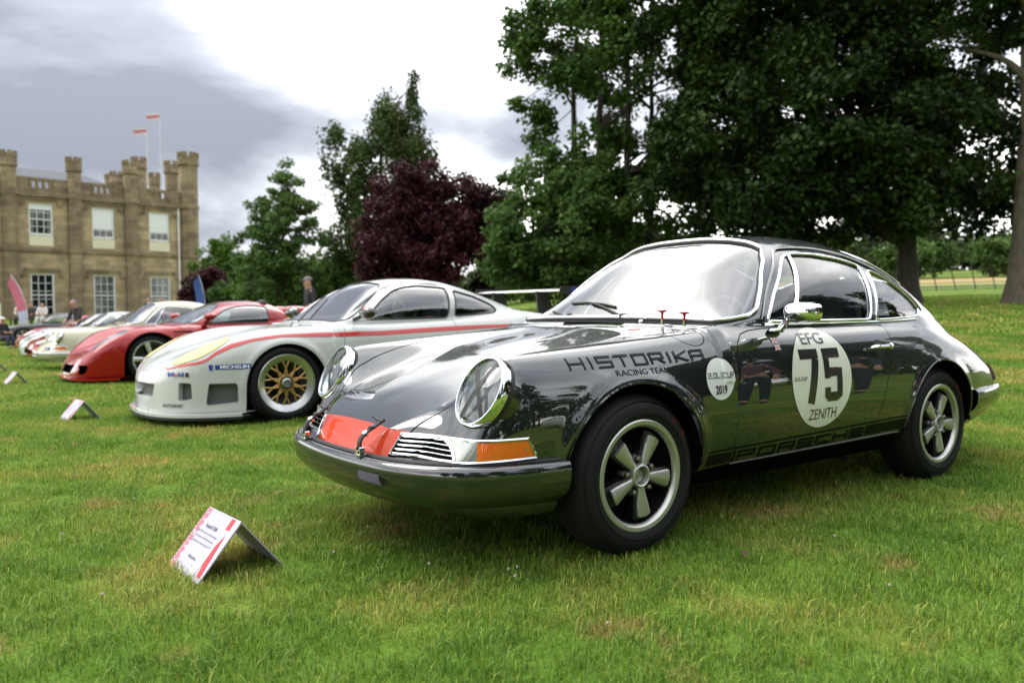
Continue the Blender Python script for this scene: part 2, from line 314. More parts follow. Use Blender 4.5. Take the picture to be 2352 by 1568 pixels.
# ---------------------------------------------------------------- objects
def link(o, parent=None):
    COL.objects.link(o)
    if parent is not None: o.parent = parent
    return o
def tag(o, label=None, cat=None, group=None, kind=None):
    if label: o['label'] = label
    if cat: o['category'] = cat
    if group: o['group'] = group
    if kind: o['kind'] = kind
    return o
def empty(name, loc=(0, 0, 0), rz=0, **k):
    o = bpy.data.objects.new(name, None); o.empty_display_size = .2; o.location = loc; o.rotation_euler = (0, 0, rz); link(o); return tag(o, **k)
def mesh_data(name, V, F, N=None, smooth=True):
    me = bpy.data.meshes.new(name); V = np.asarray(V, np.float32)
    if N is not None:      # wind the faces the way the surface faces
        Nn = np.asarray(N); Fl = F.tolist() if isinstance(F, np.ndarray) else F
        A = np.array([q[:3] for q in Fl]); fn = np.cross(V[A[:, 1]]-V[A[:, 0]], V[A[:, 2]]-V[A[:, 0]]); bad = (fn*Nn[A].sum(1)).sum(1) < 0
        if isinstance(F, np.ndarray): F = F.copy(); F[bad] = F[bad][:, ::-1]
        else: F = [q[::-1] if w else q for q, w in zip(Fl, bad)]
    if isinstance(F, np.ndarray):
        n, k = F.shape
        me.vertices.add(len(V)); me.vertices.foreach_set('co', V.ravel())
        me.loops.add(n*k); me.loops.foreach_set('vertex_index', F.astype(np.int32).ravel())
        me.polygons.add(n); me.polygons.foreach_set('loop_start', np.arange(0, n*k, k, dtype=np.int32))
        me.update(calc_edges=True); me.validate()
    else:
        me.from_pydata(V.tolist(), [], F)
    if smooth: me.polygons.foreach_set('use_smooth', np.ones(len(me.polygons), bool))
    if N is not None and len(N) == len(me.vertices): me.normals_split_custom_set_from_vertices(np.asarray(N).tolist())
    me.update(); return me
def mk(name, V, F, m, parent=None, N=None, smooth=True, **k):
    me = mesh_data(name, V, F, N, smooth); me.materials.append(m)
    o = bpy.data.objects.new(name, me); link(o, parent); return tag(o, **k)
def autosmooth(o, ang=35):
    me = o.data; bm = bmesh.new(); bm.from_mesh(me)
    for e in bm.edges:
        if len(e.link_faces) == 2: e.smooth = e.calc_face_angle(0) < R(ang)
    bm.to_mesh(me); bm.free(); return o
class MB:
    """collects shapes that belong to ONE part"""
    def __init__(s): s.V = []; s.F = []; s.n = 0
    def add(s, V, F, M=None):
        V = np.asarray(V, float)
        if M is not None: V = V@np.array(M)[:3, :3].T+np.array(M)[:3, 3]
        s.V.append(V); s.F += [[i+s.n for i in f] for f in (F.tolist() if isinstance(F, np.ndarray) else F)]; s.n += len(V); return s
    def box(s, c, d, M=None, bev=0):
        V, F = box(c, d, bev); return s.add(V, F, M)
    def tube(s, P, r, n=8, closed=False, M=None): return s.add(*tube(P, r, n, closed), M)
    def lathe(s, prof, n=32, M=None, closed=False): return s.add(*lathe(prof, n, closed), M)
    def build(s, name, m, parent=None, smooth=True, ang=35, **k):
        o = mk(name, np.concatenate(s.V), s.F, m, parent, None, smooth, **k)
        return autosmooth(o, ang) if smooth else o
def box(c, d, bev=0):
    c = np.array(c, float); h = np.array(d, float)/2
    if bev <= 0:
        V = np.array([(i, j, k) for i in (-1, 1) for j in (-1, 1) for k in (-1, 1)])*h+c
        return V, [[0, 1, 3, 2], [4, 6, 7, 5], [0, 4, 5, 1], [2, 3, 7, 6], [0, 2, 6, 4], [1, 5, 7, 3]]
    b = min(bev, *(h*.98)); V = []; ids = {}
    for i in (-1, 1):
        for j in (-1, 1):
            for k in (-1, 1):
                for ax in range(3):
                    p = np.array([i, j, k])*h; q = p.copy()
                    for a2 in range(3):
                        if a2 != ax: q[a2] -= [i, j, k][a2]*b
                    ids[(i, j, k, ax)] = len(V); V.append(q+c)
    F = []
    for ax in range(3):
        u, v = (ax+1) % 3, (ax+2) % 3
        for sg in (-1, 1):
            f = []
            for a_, b_ in ((-1, -1), (1, -1), (1, 1), (-1, 1)):
                t = [0, 0, 0]; t[ax] = sg; t[u] = a_; t[v] = b_; f.append(ids[(*t, ax)])
            F.append(f if sg > 0 else f[::-1])
        for a_ in (-1, 1):
            for b_ in (-1, 1):
                t0 = [0, 0, 0]; t0[u] = a_; t0[v] = b_; t1 = list(t0); t0[ax] = -1; t1[ax] = 1
                f = [ids[(*t0, u)], ids[(*t1, u)], ids[(*t1, v)], ids[(*t0, v)]]
                F.append(f if a_*b_ < 0 else f[::-1])
    for i in (-1, 1):
        for j in (-1, 1):
            for k in (-1, 1):
                f = [ids[(i, j, k, 0)], ids[(i, j, k, 1)], ids[(i, j, k, 2)]]; F.append(f if i*j*k > 0 else f[::-1])
    return np.array(V), F
def frames(P, closed=False):
    P = np.asarray(P, float)
    T = (np.roll(P, -1, 0)-np.roll(P, 1, 0)) if closed else np.gradient(P, axis=0)
    T /= np.maximum(np.linalg.norm(T, axis=1), 1e-9)[:, None]
    a = np.array([0, 0, 1.]) if abs(T[0][2]) < .9 else np.array([1., 0, 0])
    n = np.cross(T[0], a); n /= np.linalg.norm(n); Ns = []
    for t in T:
        n = n-t*(n@t); n /= max(np.linalg.norm(n), 1e-9); Ns.append(n.copy())
    Ns = np.array(Ns); return T, Ns, np.cross(T, Ns)
def tube(P, r, n=8, closed=False):
    P = np.asarray(P, float); T, A, B = frames(P, closed); r = np.broadcast_to(np.asarray(r, float), (len(P),))
    t = np.arange(n)*2*np.pi/n
    V = (P[:, None]+r[:, None, None]*(np.cos(t)[None, :, None]*A[:, None]+np.sin(t)[None, :, None]*B[:, None])).reshape(-1, 3)
    F = []; K = len(P)
    for i in range(K if closed else K-1):
        j = (i+1) % K
        for k in range(n): F.append([i*n+k, i*n+(k+1) % n, j*n+(k+1) % n, j*n+k])
    if not closed: F.append(list(range(n))[::-1]); F.append([(K-1)*n+k for k in range(n)])
    return V, F
def sweep(P, A, B, prof, closed_path=False, closed_prof=True):
    """profile points (a,b) carried along P with frame vectors A,B"""
    P, A, B = (np.asarray(q, float) for q in (P, A, B)); pr = np.asarray(prof, float); n = len(pr); K = len(P)
    V = (P[:, None]+pr[None, :, :1]*A[:, None]+pr[None, :, 1:]*B[:, None]).reshape(-1, 3); F = []
    for i in range(K if closed_path else K-1):
        j = (i+1) % K
        for k in range(n if closed_prof else n-1): F.append([i*n+k, i*n+(k+1) % n, j*n+(k+1) % n, j*n+k])
    if not closed_path and closed_prof: F.append(list(range(n))[::-1]); F.append([(K-1)*n+k for k in range(n)])
    return V, F
def lathe(prof, n=32, closed=False):
    """profile (r, h) turned about +y; h along y"""
    V = []; F = []; m = len(prof)
    for i in range(n):
        a = 2*np.pi*i/n
        for r_, h_ in prof: V.append((r_*math.cos(a), h_, r_*math.sin(a)))
    for i in range(n):
        j = (i+1) % n
        for k in range(m if closed else m-1): F.append([i*m+k, i*m+(k+1) % m, j*m+(k+1) % m, j*m+k][::-1])
    return np.array(V), F
def ellipsoid(c, r, nu=16, nv=10):
    V = [(0, 0, -1)]; F = []
    for j in range(1, nv):
        for i in range(nu):
            a, b = 2*np.pi*i/nu, -np.pi/2+np.pi*j/nv; V.append((math.cos(a)*math.cos(b), math.sin(a)*math.cos(b), math.sin(b)))
    V.append((0, 0, 1)); N = len(V)
    for i in range(nu): F.append([0, 1+(i+1) % nu, 1+i]); F.append([N-1, N-1-nu+i, N-1-nu+(i+1) % nu])
    for j in range(nv-2):
        for i in range(nu): F.append([1+j*nu+i, 1+j*nu+(i+1) % nu, 1+(j+1)*nu+(i+1) % nu, 1+(j+1)*nu+i])
    return np.array(V)*np.array(r)+np.array(c), F
def prism(poly, y0, y1):
    """polygon in (x,z) extruded along y"""
    n = len(poly); V = [(x, y0, z) for x, z in poly]+[(x, y1, z) for x, z in poly]
    return np.array(V), [list(range(n)), [n+k for k in range(n)][::-1]]+[[k, n+k, n+(k+1) % n, (k+1) % n] for k in range(n)]
def extrude_poly(P, d):
    """planar 3-D polygon given thickness vector d"""
    P = np.asarray(P, float); n = len(P)
    return np.concatenate([P, P+np.asarray(d, float)]), [list(range(n))[::-1], [n+k for k in range(n)]]+[[k, (k+1) % n, n+(k+1) % n, n+k] for k in range(n)]
def copy_tree(o, parent=None):
    c = o.copy(); COL.objects.link(c); c.parent = parent
    for ch in list(o.children): copy_tree(ch, c)
    return c

# ---------------------------------------------------------------- materials
MATS = {}
def nm(name):
    m = bpy.data.materials.new(name); m.use_nodes = True; t = m.node_tree; return m, t, t.nodes['Principled BSDF']
def mat(name, col, rough=.5, metal=0, coat=0, spec=.5, trans=0, ior=None, sheen=0, emit=None):
    if name in MATS: return MATS[name]
    m, t, b = nm(name); b.inputs['Base Color'].default_value = (*col, 1); b.inputs['Roughness'].default_value = rough; b.inputs['Metallic'].default_value = metal
    b.inputs['Coat Weight'].default_value = coat; b.inputs['Coat Roughness'].default_value = .02; b.inputs['Specular IOR Level'].default_value = spec
    b.inputs['Transmission Weight'].default_value = trans
    if ior: b.inputs['IOR'].default_value = ior
    # faint unevenness so that no surface is perfectly uniform
    tc = t.nodes.new('ShaderNodeTexCoord'); n = t.nodes.new('ShaderNodeTexNoise'); n.inputs['Scale'].default_value = 9; n.inputs['Detail'].default_value = 4
    mr = t.nodes.new('ShaderNodeMapRange'); mr.inputs[3].default_value = rough*.85; mr.inputs[4].default_value = min(1, rough*1.2+.01)
    t.links.new(tc.outputs['Object'], n.inputs['Vector']); t.links.new(n.outputs[0], mr.inputs[0]); t.links.new(mr.outputs[0], b.inputs['Roughness'])
    MATS[name] = m; return m
def paint(name, col, ior=1.75, flake=0.0, rough=.35):
    m = mat(name, col, rough, flake, 1.0); b = m.node_tree.nodes['Principled BSDF']; b.inputs['Coat IOR'].default_value = ior; b.inputs['Coat Roughness'].default_value = .015; b.inputs['Specular IOR Level'].default_value = .08
    return m
def glass(name, tint=(.8, .84, .84), f0=.085, rough=.0):
    """thin pane: clear or tinted, mirror-like at a slant (both faces of the sheet reflect)"""
    if name in MATS: return MATS[name]
    m = bpy.data.materials.new(name); m.use_nodes = True; t = m.node_tree; t.nodes.clear(); L = t.links.new
    o = t.nodes.new('ShaderNodeOutputMaterial'); mx = t.nodes.new('ShaderNodeMixShader'); tr = t.nodes.new('ShaderNodeBsdfTransparent'); gl = t.nodes.new('ShaderNodeBsdfGlossy'); ge = t.nodes.new('ShaderNodeNewGeometry')
    tr.inputs[0].default_value = (*tint, 1); gl.inputs['Roughness'].default_value = rough; gl.inputs['Color'].default_value = (1, 1, 1, 1)
    dt = t.nodes.new('ShaderNodeVectorMath'); dt.operation = 'DOT_PRODUCT'; L(ge.outputs['Normal'], dt.inputs[0]); L(ge.outputs['Incoming'], dt.inputs[1])
    def mth(op, a, b_):
        n = t.nodes.new('ShaderNodeMath'); n.operation = op; n.use_clamp = op != 'POWER'
        for i, v in enumerate((a, b_)):
            if isinstance(v, float): n.inputs[i].default_value = v
            else: L(v, n.inputs[i])
        return n.outputs[0]
    ab = t.nodes.new('ShaderNodeMath'); ab.operation = 'ABSOLUTE'; L(dt.outputs['Value'], ab.inputs[0])
    fr = mth('ADD', mth('MULTIPLY', mth('POWER', mth('SUBTRACT', 1.0, ab.outputs[0]), 4.2), 1-f0), f0)
    L(fr, mx.inputs[0]); L(tr.outputs[0], mx.inputs[1]); L(gl.outputs[0], mx.inputs[2]); L(mx.outputs[0], o.inputs[0])
    MATS[name] = m; return m
CHROME = mat('chrome', (.82, .83, .85), .05, 1); BLACK = mat('black_rubber', (.012, .012, .013), .55); GAP = mat('panel_gap_black', (.004, .004, .004), .8)
TYRE = mat('tyre_rubber', (.010, .0103, .011), .6, spec=.22); SATIN = mat('satin_alloy', (.50, .50, .46), .38, .85); DARKMETAL = mat('dark_enamel', (.008, .008, .008), .3)
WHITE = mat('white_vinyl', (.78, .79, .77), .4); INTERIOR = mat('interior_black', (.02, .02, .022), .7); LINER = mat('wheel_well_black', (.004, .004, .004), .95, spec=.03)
GLASS = glass('window_glass')
# ---------------------------------------------------------------- car building tools
def cut_panel(M, s_fun, gap=.0022):
    a, rest, sg = clip(M, s_fun(M[0])+gap)
    strip, rest, _ = clip(rest, s_fun(rest[0])-gap)
    return a, rest, strip, sg
def halves(M):
    return clip(M, -M[0][:, 1])[:2]         # left (y>0), right (y<0)
def put(name, M, m, parent, off=0.0, **k):
    if len(M[1]) == 0: return None
    return mk(name, M[0]+M[2]*off, M[1], m, parent, M[2], **k)
def surf_y(f, x, z, sgn=1):
    x, z = np.broadcast_arrays(np.asarray(x, float), np.asarray(z, float)); lo = np.full(x.shape, .02); hi = np.full(x.shape, 1.1)
    for _ in range(34):
        m = (lo+hi)/2; ins = f(x, m, z) < 0; lo = np.where(ins, m, lo); hi = np.where(ins, hi, m)
    return (lo+hi)/2*sgn
def surf_z(f, x, y):
    x, y = np.broadcast_arrays(np.asarray(x, float), np.asarray(y, float)); lo = np.full(x.shape, .35); hi = np.full(x.shape, 1.5)
    for _ in range(34):
        m = (lo+hi)/2; ins = f(x, np.abs(y), m) < 0; lo = np.where(ins, m, lo); hi = np.where(ins, hi, m)
    return (lo+hi)/2
def on_side(f, x, z, off=.002, sgn=1):
    y = surf_y(f, x, z); P = np.stack([np.ravel(x), np.ravel(y), np.ravel(z)], 1); g = grad(f, P); g /= np.linalg.norm(g, axis=1)[:, None]
    P = P+g*np.reshape(off, (-1, 1)) if np.ndim(off) else P+g*off
    P[:, 1] *= sgn; g[:, 1] *= sgn; return P, g
def on_top(f, x, y, off=.002):
    z = surf_z(f, x, y); P = np.stack([np.ravel(x), np.ravel(y), np.ravel(z)], 1); g = grad(f, P); g /= np.linalg.norm(g, axis=1)[:, None]; return P+g*off, g
def text2d(body, size=1.0, offset=0.0, align='CENTER'):
    c = bpy.data.curves.new('t', 'FONT'); c.body = body; c.size = size; c.offset = offset; c.align_x = align; c.align_y = 'CENTER'; c.resolution_u = 4; c.fill_mode = 'FRONT'
    o = bpy.data.objects.new('t', c); COL.objects.link(o); bpy.context.view_layer.update()
    me = bpy.data.meshes.new_from_object(o.evaluated_get(bpy.context.evaluated_depsgraph_get())); bpy.data.objects.remove(o)
    bm = bmesh.new(); bm.from_mesh(me); bpy.data.meshes.remove(me); bpy.data.curves.remove(c)
    bmesh.ops.triangulate(bm, faces=bm.faces)
    for _ in range(5):
        lg = [e for e in bm.edges if e.calc_length() > .22*size]
        if not lg: break
        bmesh.ops.subdivide_edges(bm, edges=lg, cuts=1); bmesh.ops.triangulate(bm, faces=bm.faces)
    bm.verts.ensure_lookup_table(); V = np.array([v.co[:2] for v in bm.verts]); F = np.array([[v.index for v in f_.verts] for f_ in bm.faces]); bm.free()
    return V, F
STROKES = {'H': [[(0, 0), (0, 1)], [(1, 0), (1, 1)], [(0, .5), (1, .5)]], 'I': [[(.15, 0), (.15, 1)]], 'S': [[(1, 1), (0, 1), (0, .5), (1, .5), (1, 0), (0, 0)]], 'T': [[(0, 1), (1, 1)], [(.5, 1), (.5, 0)]],
 'O': [[(0, 0), (0, 1), (1, 1), (1, 0), (0, 0)]], 'R': [[(0, 0), (0, 1), (1, 1), (1, .45), (0, .45)], [(.55, .45), (1, 0)]], 'K': [[(0, 0), (0, 1)], [(1, 1), (.05, .5), (1, 0)]], 'A': [[(0, 0), (0, 1), (1, 1), (1, 0)], [(0, .45), (1, .45)]],
 'P': [[(0, 0), (0, 1), (1, 1), (1, .45), (0, .45)]], 'C': [[(1, 1), (0, 1), (0, 0), (1, 0)]], 'E': [[(1, 1), (0, 1), (0, 0), (1, 0)], [(0, .5), (1, .5)]], 'L': [[(0, 1), (0, 0), (1, 0)]], 'U': [[(0, 1), (0, 0), (1, 0), (1, 1)]],
 '2': [[(0, 1), (1, 1), (1, .5), (0, .5), (0, 0), (1, 0)]], '0': [[(0, 0), (0, 1), (1, 1), (1, 0), (0, 0)]], '.': [[(.1, 0), (.22, 0)]], '|': [[(.3, -.25), (.3, 1.2)]], ' ': []}
def stroke_text(s, h, w, gap, th):
    """square techno lettering drawn with strokes; returns V2, F, layer index"""
    V, F, L = [], [], []; x0 = 0; lay = 0
    for ch in s:
        wd = {'I': .3, '.': .3, '|': .6, ' ': .6}.get(ch, 1.0)
        for ln in STROKES[ch]:
            for (a, b) in zip(ln[:-1], ln[1:]):
                p = np.array([x0+a[0]*w, a[1]*h]); q = np.array([x0+b[0]*w, b[1]*h]); d = q-p; Ln = np.linalg.norm(d); d /= Ln; n = np.array([-d[1], d[0]])*th/2
                p = p-d*th/2; q = q+d*th/2; k = max(2, int(Ln/.02)+1)
                for i in range(k+1):
                    c = p+(q-p)*i/k; V += [c+n, c-n]; L += [lay, lay]
                for i in range(k):
                    j = len(V)-2*(k+1)+2*i; F.append([j, j+1, j+3, j+2])
                lay += 1
        x0 += w*wd+gap
    return np.array(V), F, np.array(L, float), x0-gap
def decal_side(name, f, V2, F, x0, z0, m, parent, off=.0025, slope=0.0, L=None, flipu=True, sgn=1):
    """lay a flat drawing (u to the rear, v up) on the body side"""
    x = x0-V2[:, 0] if flipu else x0+V2[:, 0]; z = z0+V2[:, 1]+slope*V2[:, 0]
    o = off if L is None else off+L*.00012
    P, g = on_side(f, x, z, o, sgn); return mk(name, P, F, m, parent, g)
def disc2d(a, b, n=48, rings=8):
    V = [(0, 0)]; F = []
    for r in range(1, rings+1):
        for i in range(n): t = 2*np.pi*i/n; V.append((a*r/rings*math.cos(t), b*r/rings*math.sin(t)))
    for i in range(n): F.append([0, 1+i, 1+(i+1) % n])
    for r in range(rings-1):
        for i in range(n): F.append([1+r*n+i, 1+(r+1)*n+i, 1+(r+1)*n+(i+1) % n, 1+r*n+(i+1) % n])
    return np.array(V), F
def grid_side(f, xs, zlo, zhi, m, name, parent, off=.002, nz=2, sgn=1):
    xs = np.asarray(xs, float); zl = np.broadcast_to(zlo, xs.shape); zh = np.broadcast_to(zhi, xs.shape); t = np.linspace(0, 1, nz+1)
    X = np.repeat(xs, nz+1); Z = (zl[:, None]+(zh-zl)[:, None]*t[None]).ravel(); P, g = on_side(f, X, Z, off, sgn); F = []; k = nz+1
    for i in range(len(xs)-1):
        for j in range(nz): F.append([i*k+j, i*k+j+1, (i+1)*k+j+1, (i+1)*k+j])
    return mk(name, P, F, m, parent, g)
def trim(name, sg, r, m, parent, off=.0, n=6, minlen=.15):
    """a moulding along each closed edge of a cut; one object per edge"""
    o = None
    for P, N, cl in loops(sg):
        L = np.linalg.norm(np.diff(P, axis=0), axis=1).sum()
        if L < minlen: continue
        Q, M = resample(P, max(24, int(L/.018)), cl, N, smooth=3)
        o = MB().add(*tube(Q+M*off, r, n, cl)).build(name, m, parent, ang=80)
    return o
def arch_field(cx, cz, r, ymin=.42):
    return lambda V: np.maximum(np.hypot(V[:, 0]-cx, np.maximum(V[:, 2]-cz, 0))-r, ymin-np.abs(V[:, 1]))
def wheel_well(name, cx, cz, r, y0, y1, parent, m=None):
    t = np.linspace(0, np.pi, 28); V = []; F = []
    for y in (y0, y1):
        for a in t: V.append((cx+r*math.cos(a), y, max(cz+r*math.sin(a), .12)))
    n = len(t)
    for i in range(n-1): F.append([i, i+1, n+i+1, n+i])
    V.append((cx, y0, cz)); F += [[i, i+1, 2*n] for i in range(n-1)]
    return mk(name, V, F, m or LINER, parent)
def tyre_profile(rr, R_, w, sh=.03):
    return [(rr, -.004), (rr+.008, .006), (rr+.35*(R_-rr), .014), (rr+.62*(R_-rr), .008), (R_-.022, -.008), (R_-.008, -.024), (R_-.001, -.046), (R_, -w*.5), (R_-.001, -w+.04), (R_-.012, -w+.012), (rr+.5*(R_-rr), -w-.004), (rr, -w+.01)]
def tyre(parent, rr, R_, w, n=72):
    o = MB().lathe(tyre_profile(rr, R_, w), n).build('tyre', TYRE, parent, ang=60)
    g = MB()   # moulded sidewall rings
    for q in (.30, .74):
        r_ = rr+q*(R_-rr); g.lathe([(r_-.0015, .0125 if q < .5 else .001), (r_, .0165 if q < .5 else .0055), (r_+.0015, .0125 if q < .5 else .001)], n)
    g.build('sidewall_rib', TYRE, o); return o
def petal(r0, r1, h0, h1, y0, y1, thick=.016):
    """wheel petal: narrow at r0, wide and rounded at r1, rising from y0 to y1"""
    n = 10; V = []; F = []
    ts = np.linspace(0, 1, n)
    rows = []
    for t in ts:
        r = r0+(r1-r0)*t; hw = h0+(h1-h0)*t**.9
        if t > .93: hw *= .90
        rows.append((r, hw, y0+(y1-y0)*t))
    for r, hw, y in rows:
        for s, dy in ((-1, -thick), (-1, -.004), (-.82, 0), (0, .0025), (.82, 0), (1, -.004), (1, -thick)): V.append((hw*s, y+dy, r-(.004*s*s if r > r1-.01 else 0)))
    k = 7
    for i in range(n-1):
        for j in range(k-1): F.append([i*k+j, (i+1)*k+j, (i+1)*k+j+1, i*k+j+1])
    F.append([(n-1)*k+j for j in range(k)]); return np.array(V), F
def roty(a): return Matrix.Rotation(a, 4, 'Y')
def fuchs_wheel(parent, base, loc, side, detail=True):
    w = empty('wheel', loc, 0 if side > 0 else math.pi); w.parent = parent
    if not detail: COL.objects.unlink(w); COL.objects.link(w)
    rr, R_ = .198, .304
    tyre(w, .200, R_, .185)
    rim = MB().lathe([(.1985, -.02), (.2095, -.004), (.2095, .006), (.204, .010), (.190, .008), (.1815, .0), (.179, -.012)], 64).build('rim', SATIN, w)
    MB().lathe([(.1795, -.010), (.176, -.030), (.170, -.075), (.150, -.10), (.02, -.10)], 48).build('barrel', DARKMETAL, rim)
    for k in range(5):
        M = roty(base+k*2*math.pi/5)
        p = MB().add(*petal(.034, .154, .0115, .034, .002, .004), M).build('petal', SATIN, w, ang=50)
        MB().add(*petal(.030, .168, .016, .043, -.014, -.016, .05), M).build('petal_backing', DARKMETAL, p, ang=50)
    MB().lathe([(.046, -.05), (.046, -.002), (.043, .008), (.038, .011), (.0335, .008), (.031, -.02)], 32).build('hub_ring', SATIN, w)
    MB().lathe([(.032, -.02), (.028, -.012), (.0, -.008)], 24).build('hub_cap', mat('cap_enamel', (.35, .38, .33), .25, .6), w)
    for k in range(5):
        a = base+(k+.5)*2*math.pi/5
        mb = MB(); mb.lathe([(.014, -.045), (.014, -.018), (.011, -.012), (.009, -.012), (.009, .004), (.007, .007), (0, .007)], 10, Matrix.Translation((math.sin(a)*.066, 0, math.cos(a)*.066)))
        mb.build('lug_nut', mat('lug_steel', (.28, .27, .25), .3, .9), w)
    return w
def rim_generic(parent, loc, side, rr, R_, w_, spoke_fn, rim_mat, depth=.06, lip=.012):
    w = empty('wheel', loc, 0 if side > 0 else math.pi); w.parent = parent
    tyre(w, rr+.002, R_, w_)
    MB().lathe([(rr-.002, -.03), (rr+.010, -.004), (rr+.010, .005), (rr+.004, .010), (rr-.006, .006), (rr-lip*.6, -.008), (rr-lip, -.020), (rr-lip-.012, -depth), (rr-lip-.03, -depth-.04)], 56).build('rim', rim_mat, w)
    MB().lathe([(rr-.02, -.085), (rr-.05, -.10), (0, -.10)], 32).build('brake_shadow', DARKMETAL, w)
    spoke_fn(w); return w
# ---------------------------------------------------------------- the dark grey vintage coupe and its cream sister
F911 = car_field(C911)
ARCH_F = (0.01, .30, .346); ARCH_R = (-2.185, .295, .350)
HOOD_XY = [(.90, 0), (.90, .30), (.79, .332), (.745, .350), (.711, .370), (.669, .402), (.632, .438), (.56, .468), (.45, .49), (.30, .51), (.1, .530), (-.13, .55), (-.33, .56), (-.385, .545), (-.40, .50), (-.405, .3), (-.408, 0)]
WS_YZ = [(0, .872), (.30, .870), (.48, .866), (.60, .860), (.650, .857), (.672, .862), (.682, .880), (.676, .905), (.621, 1.003), (.538, 1.125), (.465, 1.193), (.395, 1.222), (.30, 1.241), (.15, 1.255), (0, 1.258)]
DW_XZ = [(-.812, .856), (-.918, .970), (-1.070, 1.098), (-1.135, 1.145), (-1.165, 1.160), (-1.20, 1.168), (-1.29, 1.173), (-1.415, 1.172), (-1.59, 1.158), (-1.755, 1.129), (-1.715, 1.04), (-1.645, .856)]
QW_XZ = [(-1.812, 1.110), (-1.93, 1.086), (-2.055, 1.034), (-2.18, .968), (-2.238, .915), (-2.240, .890), (-2.20, .874), (-2.11, .865), (-1.86, .856), (-1.692, .854)]
DOOR_XZ = [(-.80, .83), (-.68, .822), (-.615, .808), (-.572, .776), (-.540, .72), (-.523, .60), (-.527, .40), (-.54, .268), (-1.50, .272), (-1.555, .33), (-1.602, .467), (-1.64, .581), (-1.69, .68), (-1.722, .757), (-1.74, .83)]
def shell_911(h):
    M = make_surface(F911, (-3.3, 0, .15), (1, .9, 1.36), h); P = {}
    for a in (ARCH_F, ARCH_R): _, M, _ = clip(M, arch_field(*a)(M[0]))
    def ws(V): return np.maximum(np.maximum(sdpoly(np.abs(V[:, 1]), V[:, 2], WS_YZ+[(-.1, 1.258), (-.1, .872)]), -(V[:, 0]+.70+1.32*(V[:, 2]-.845))), V[:, 0]+.45)
    P['windshield'], M, P['ws_sg'] = clip(M, ws(M[0]))
    dw = lambda V: np.maximum(sdpoly(V[:, 0], V[:, 2], DW_XZ), .4-np.abs(V[:, 1]))
    P['door_window'], M, P['dw_sg'] = clip(M, dw(M[0]))
    qw = lambda V: np.maximum(sdpoly(V[:, 0], V[:, 2], QW_XZ), .4-np.abs(V[:, 1]))
    P['quarter_window'], M, P['qw_sg'] = clip(M, qw(M[0]))
    rw = lambda V: np.maximum(sdpoly(V[:, 0], np.abs(V[:, 1]), [(-1.98, -.1), (-1.98, .36), (-2.03, .44), (-2.36, .46), (-2.46, .40), (-2.48, -.1)]), .85-V[:, 2])
    P['rear_window'], M, P['rw_sg'] = clip(M, rw(M[0]))
    # grille and indicator openings on the front corners
    g1 = lambda V: np.maximum(sdpoly(V[:, 0], V[:, 2], [(.757, .477), (.693, .477), (.712, .407), (.800, .402)]), .25-np.abs(V[:, 1]))
    g2 = lambda V: np.maximum(sdpoly(V[:, 0], V[:, 2], [(.693, .478), (.648, .478), (.660, .408), (.712, .406)]), .25-np.abs(V[:, 1]))
    g3 = lambda V: np.maximum(sdpoly(V[:, 0], V[:, 2], [(.648, .478), (.492, .482), (.462, .416), (.660, .408)]), .25-np.abs(V[:, 1]))
    P['grille'], M, P['g_sg'] = clip(M, g1(M[0])); P['clear'], M, P['c_sg'] = clip(M, g2(M[0])); P['amber'], M, P['a_sg'] = clip(M, g3(M[0]))
    gaps = []
    hd = lambda V: np.maximum(sdpoly(V[:, 0], np.abs(V[:, 1]), HOOD_XY+[(-.408, -.1), (.9, -.1)]), .395-V[:, 2])
    P['hood'], M, st, _ = cut_panel(M, hd); gaps.append(st)
    dr = lambda V: np.maximum(np.maximum(sdpoly(V[:, 0], V[:, 2], DOOR_XZ), .45-np.abs(V[:, 1])), V[:, 2]-.8285)
    P['door'], M, st, _ = cut_panel(M, dr); gaps.append(st)
    fu = lambda V: np.maximum(np.maximum(np.hypot((V[:, 0]+.345)/1.25, (V[:, 2]-.83))-.062, .5-V[:, 1]), (V[:, 1]*0+V[:, 2]-.826))
    P['flap'], M, st, _ = cut_panel(M, fu, .0016); gaps.append(st)
    vt = lambda V: np.maximum(sdpoly(V[:, 0], np.abs(V[:, 1]), [(-.422, -.1), (-.422, .20), (-.462, .22), (-.472, -.1)]), .7-V[:, 2])
    P['scuttle'], M, _ = clip(M, vt(M[0]))
    P['gap'] = gaps; P['body'] = M; return P
def merge(L):
    V, T, N, n = [], [], [], 0
    for m in L:
        V.append(m[0]); T.append(m[1]+n); N.append(m[2]); n += len(m[0])
    return np.concatenate(V), np.concatenate(T), np.concatenate(N)
def bumper_curve(off=0):
    h = [(.897, 0), (.891, .17), (.876, .31), (.851, .42), (.803, .53), (.732, .625), (.632, .692), (.5, .736), (.40, .755), (.352, .760)]
    full = [(x, -y) for x, y in h[:0:-1]]+h
    P = catmull([(x, y, 0) for x, y in full], 6); T = np.gradient(P, axis=0); T /= np.linalg.norm(T, axis=1)[:, None]
    return P, np.stack([T[:, 1], -T[:, 0], T[:, 2]], 1)
def frame_matrix(o, n, up=(0, 0, 1), sx=1, sz=1):
    n = Vector(n).normalized(); b = Vector(up); t = b.cross(n)*-1; t.normalize(); b = t.cross(n); b.normalize()
    t2 = n.cross(b) if False else t
    return Matrix(((t2.x*sx, n.x, b.x*sz, o[0]), (t2.y*sx, n.y, b.y*sz, o[1]), (t2.z*sx, n.z, b.z*sz, o[2]), (0, 0, 0, 1)))

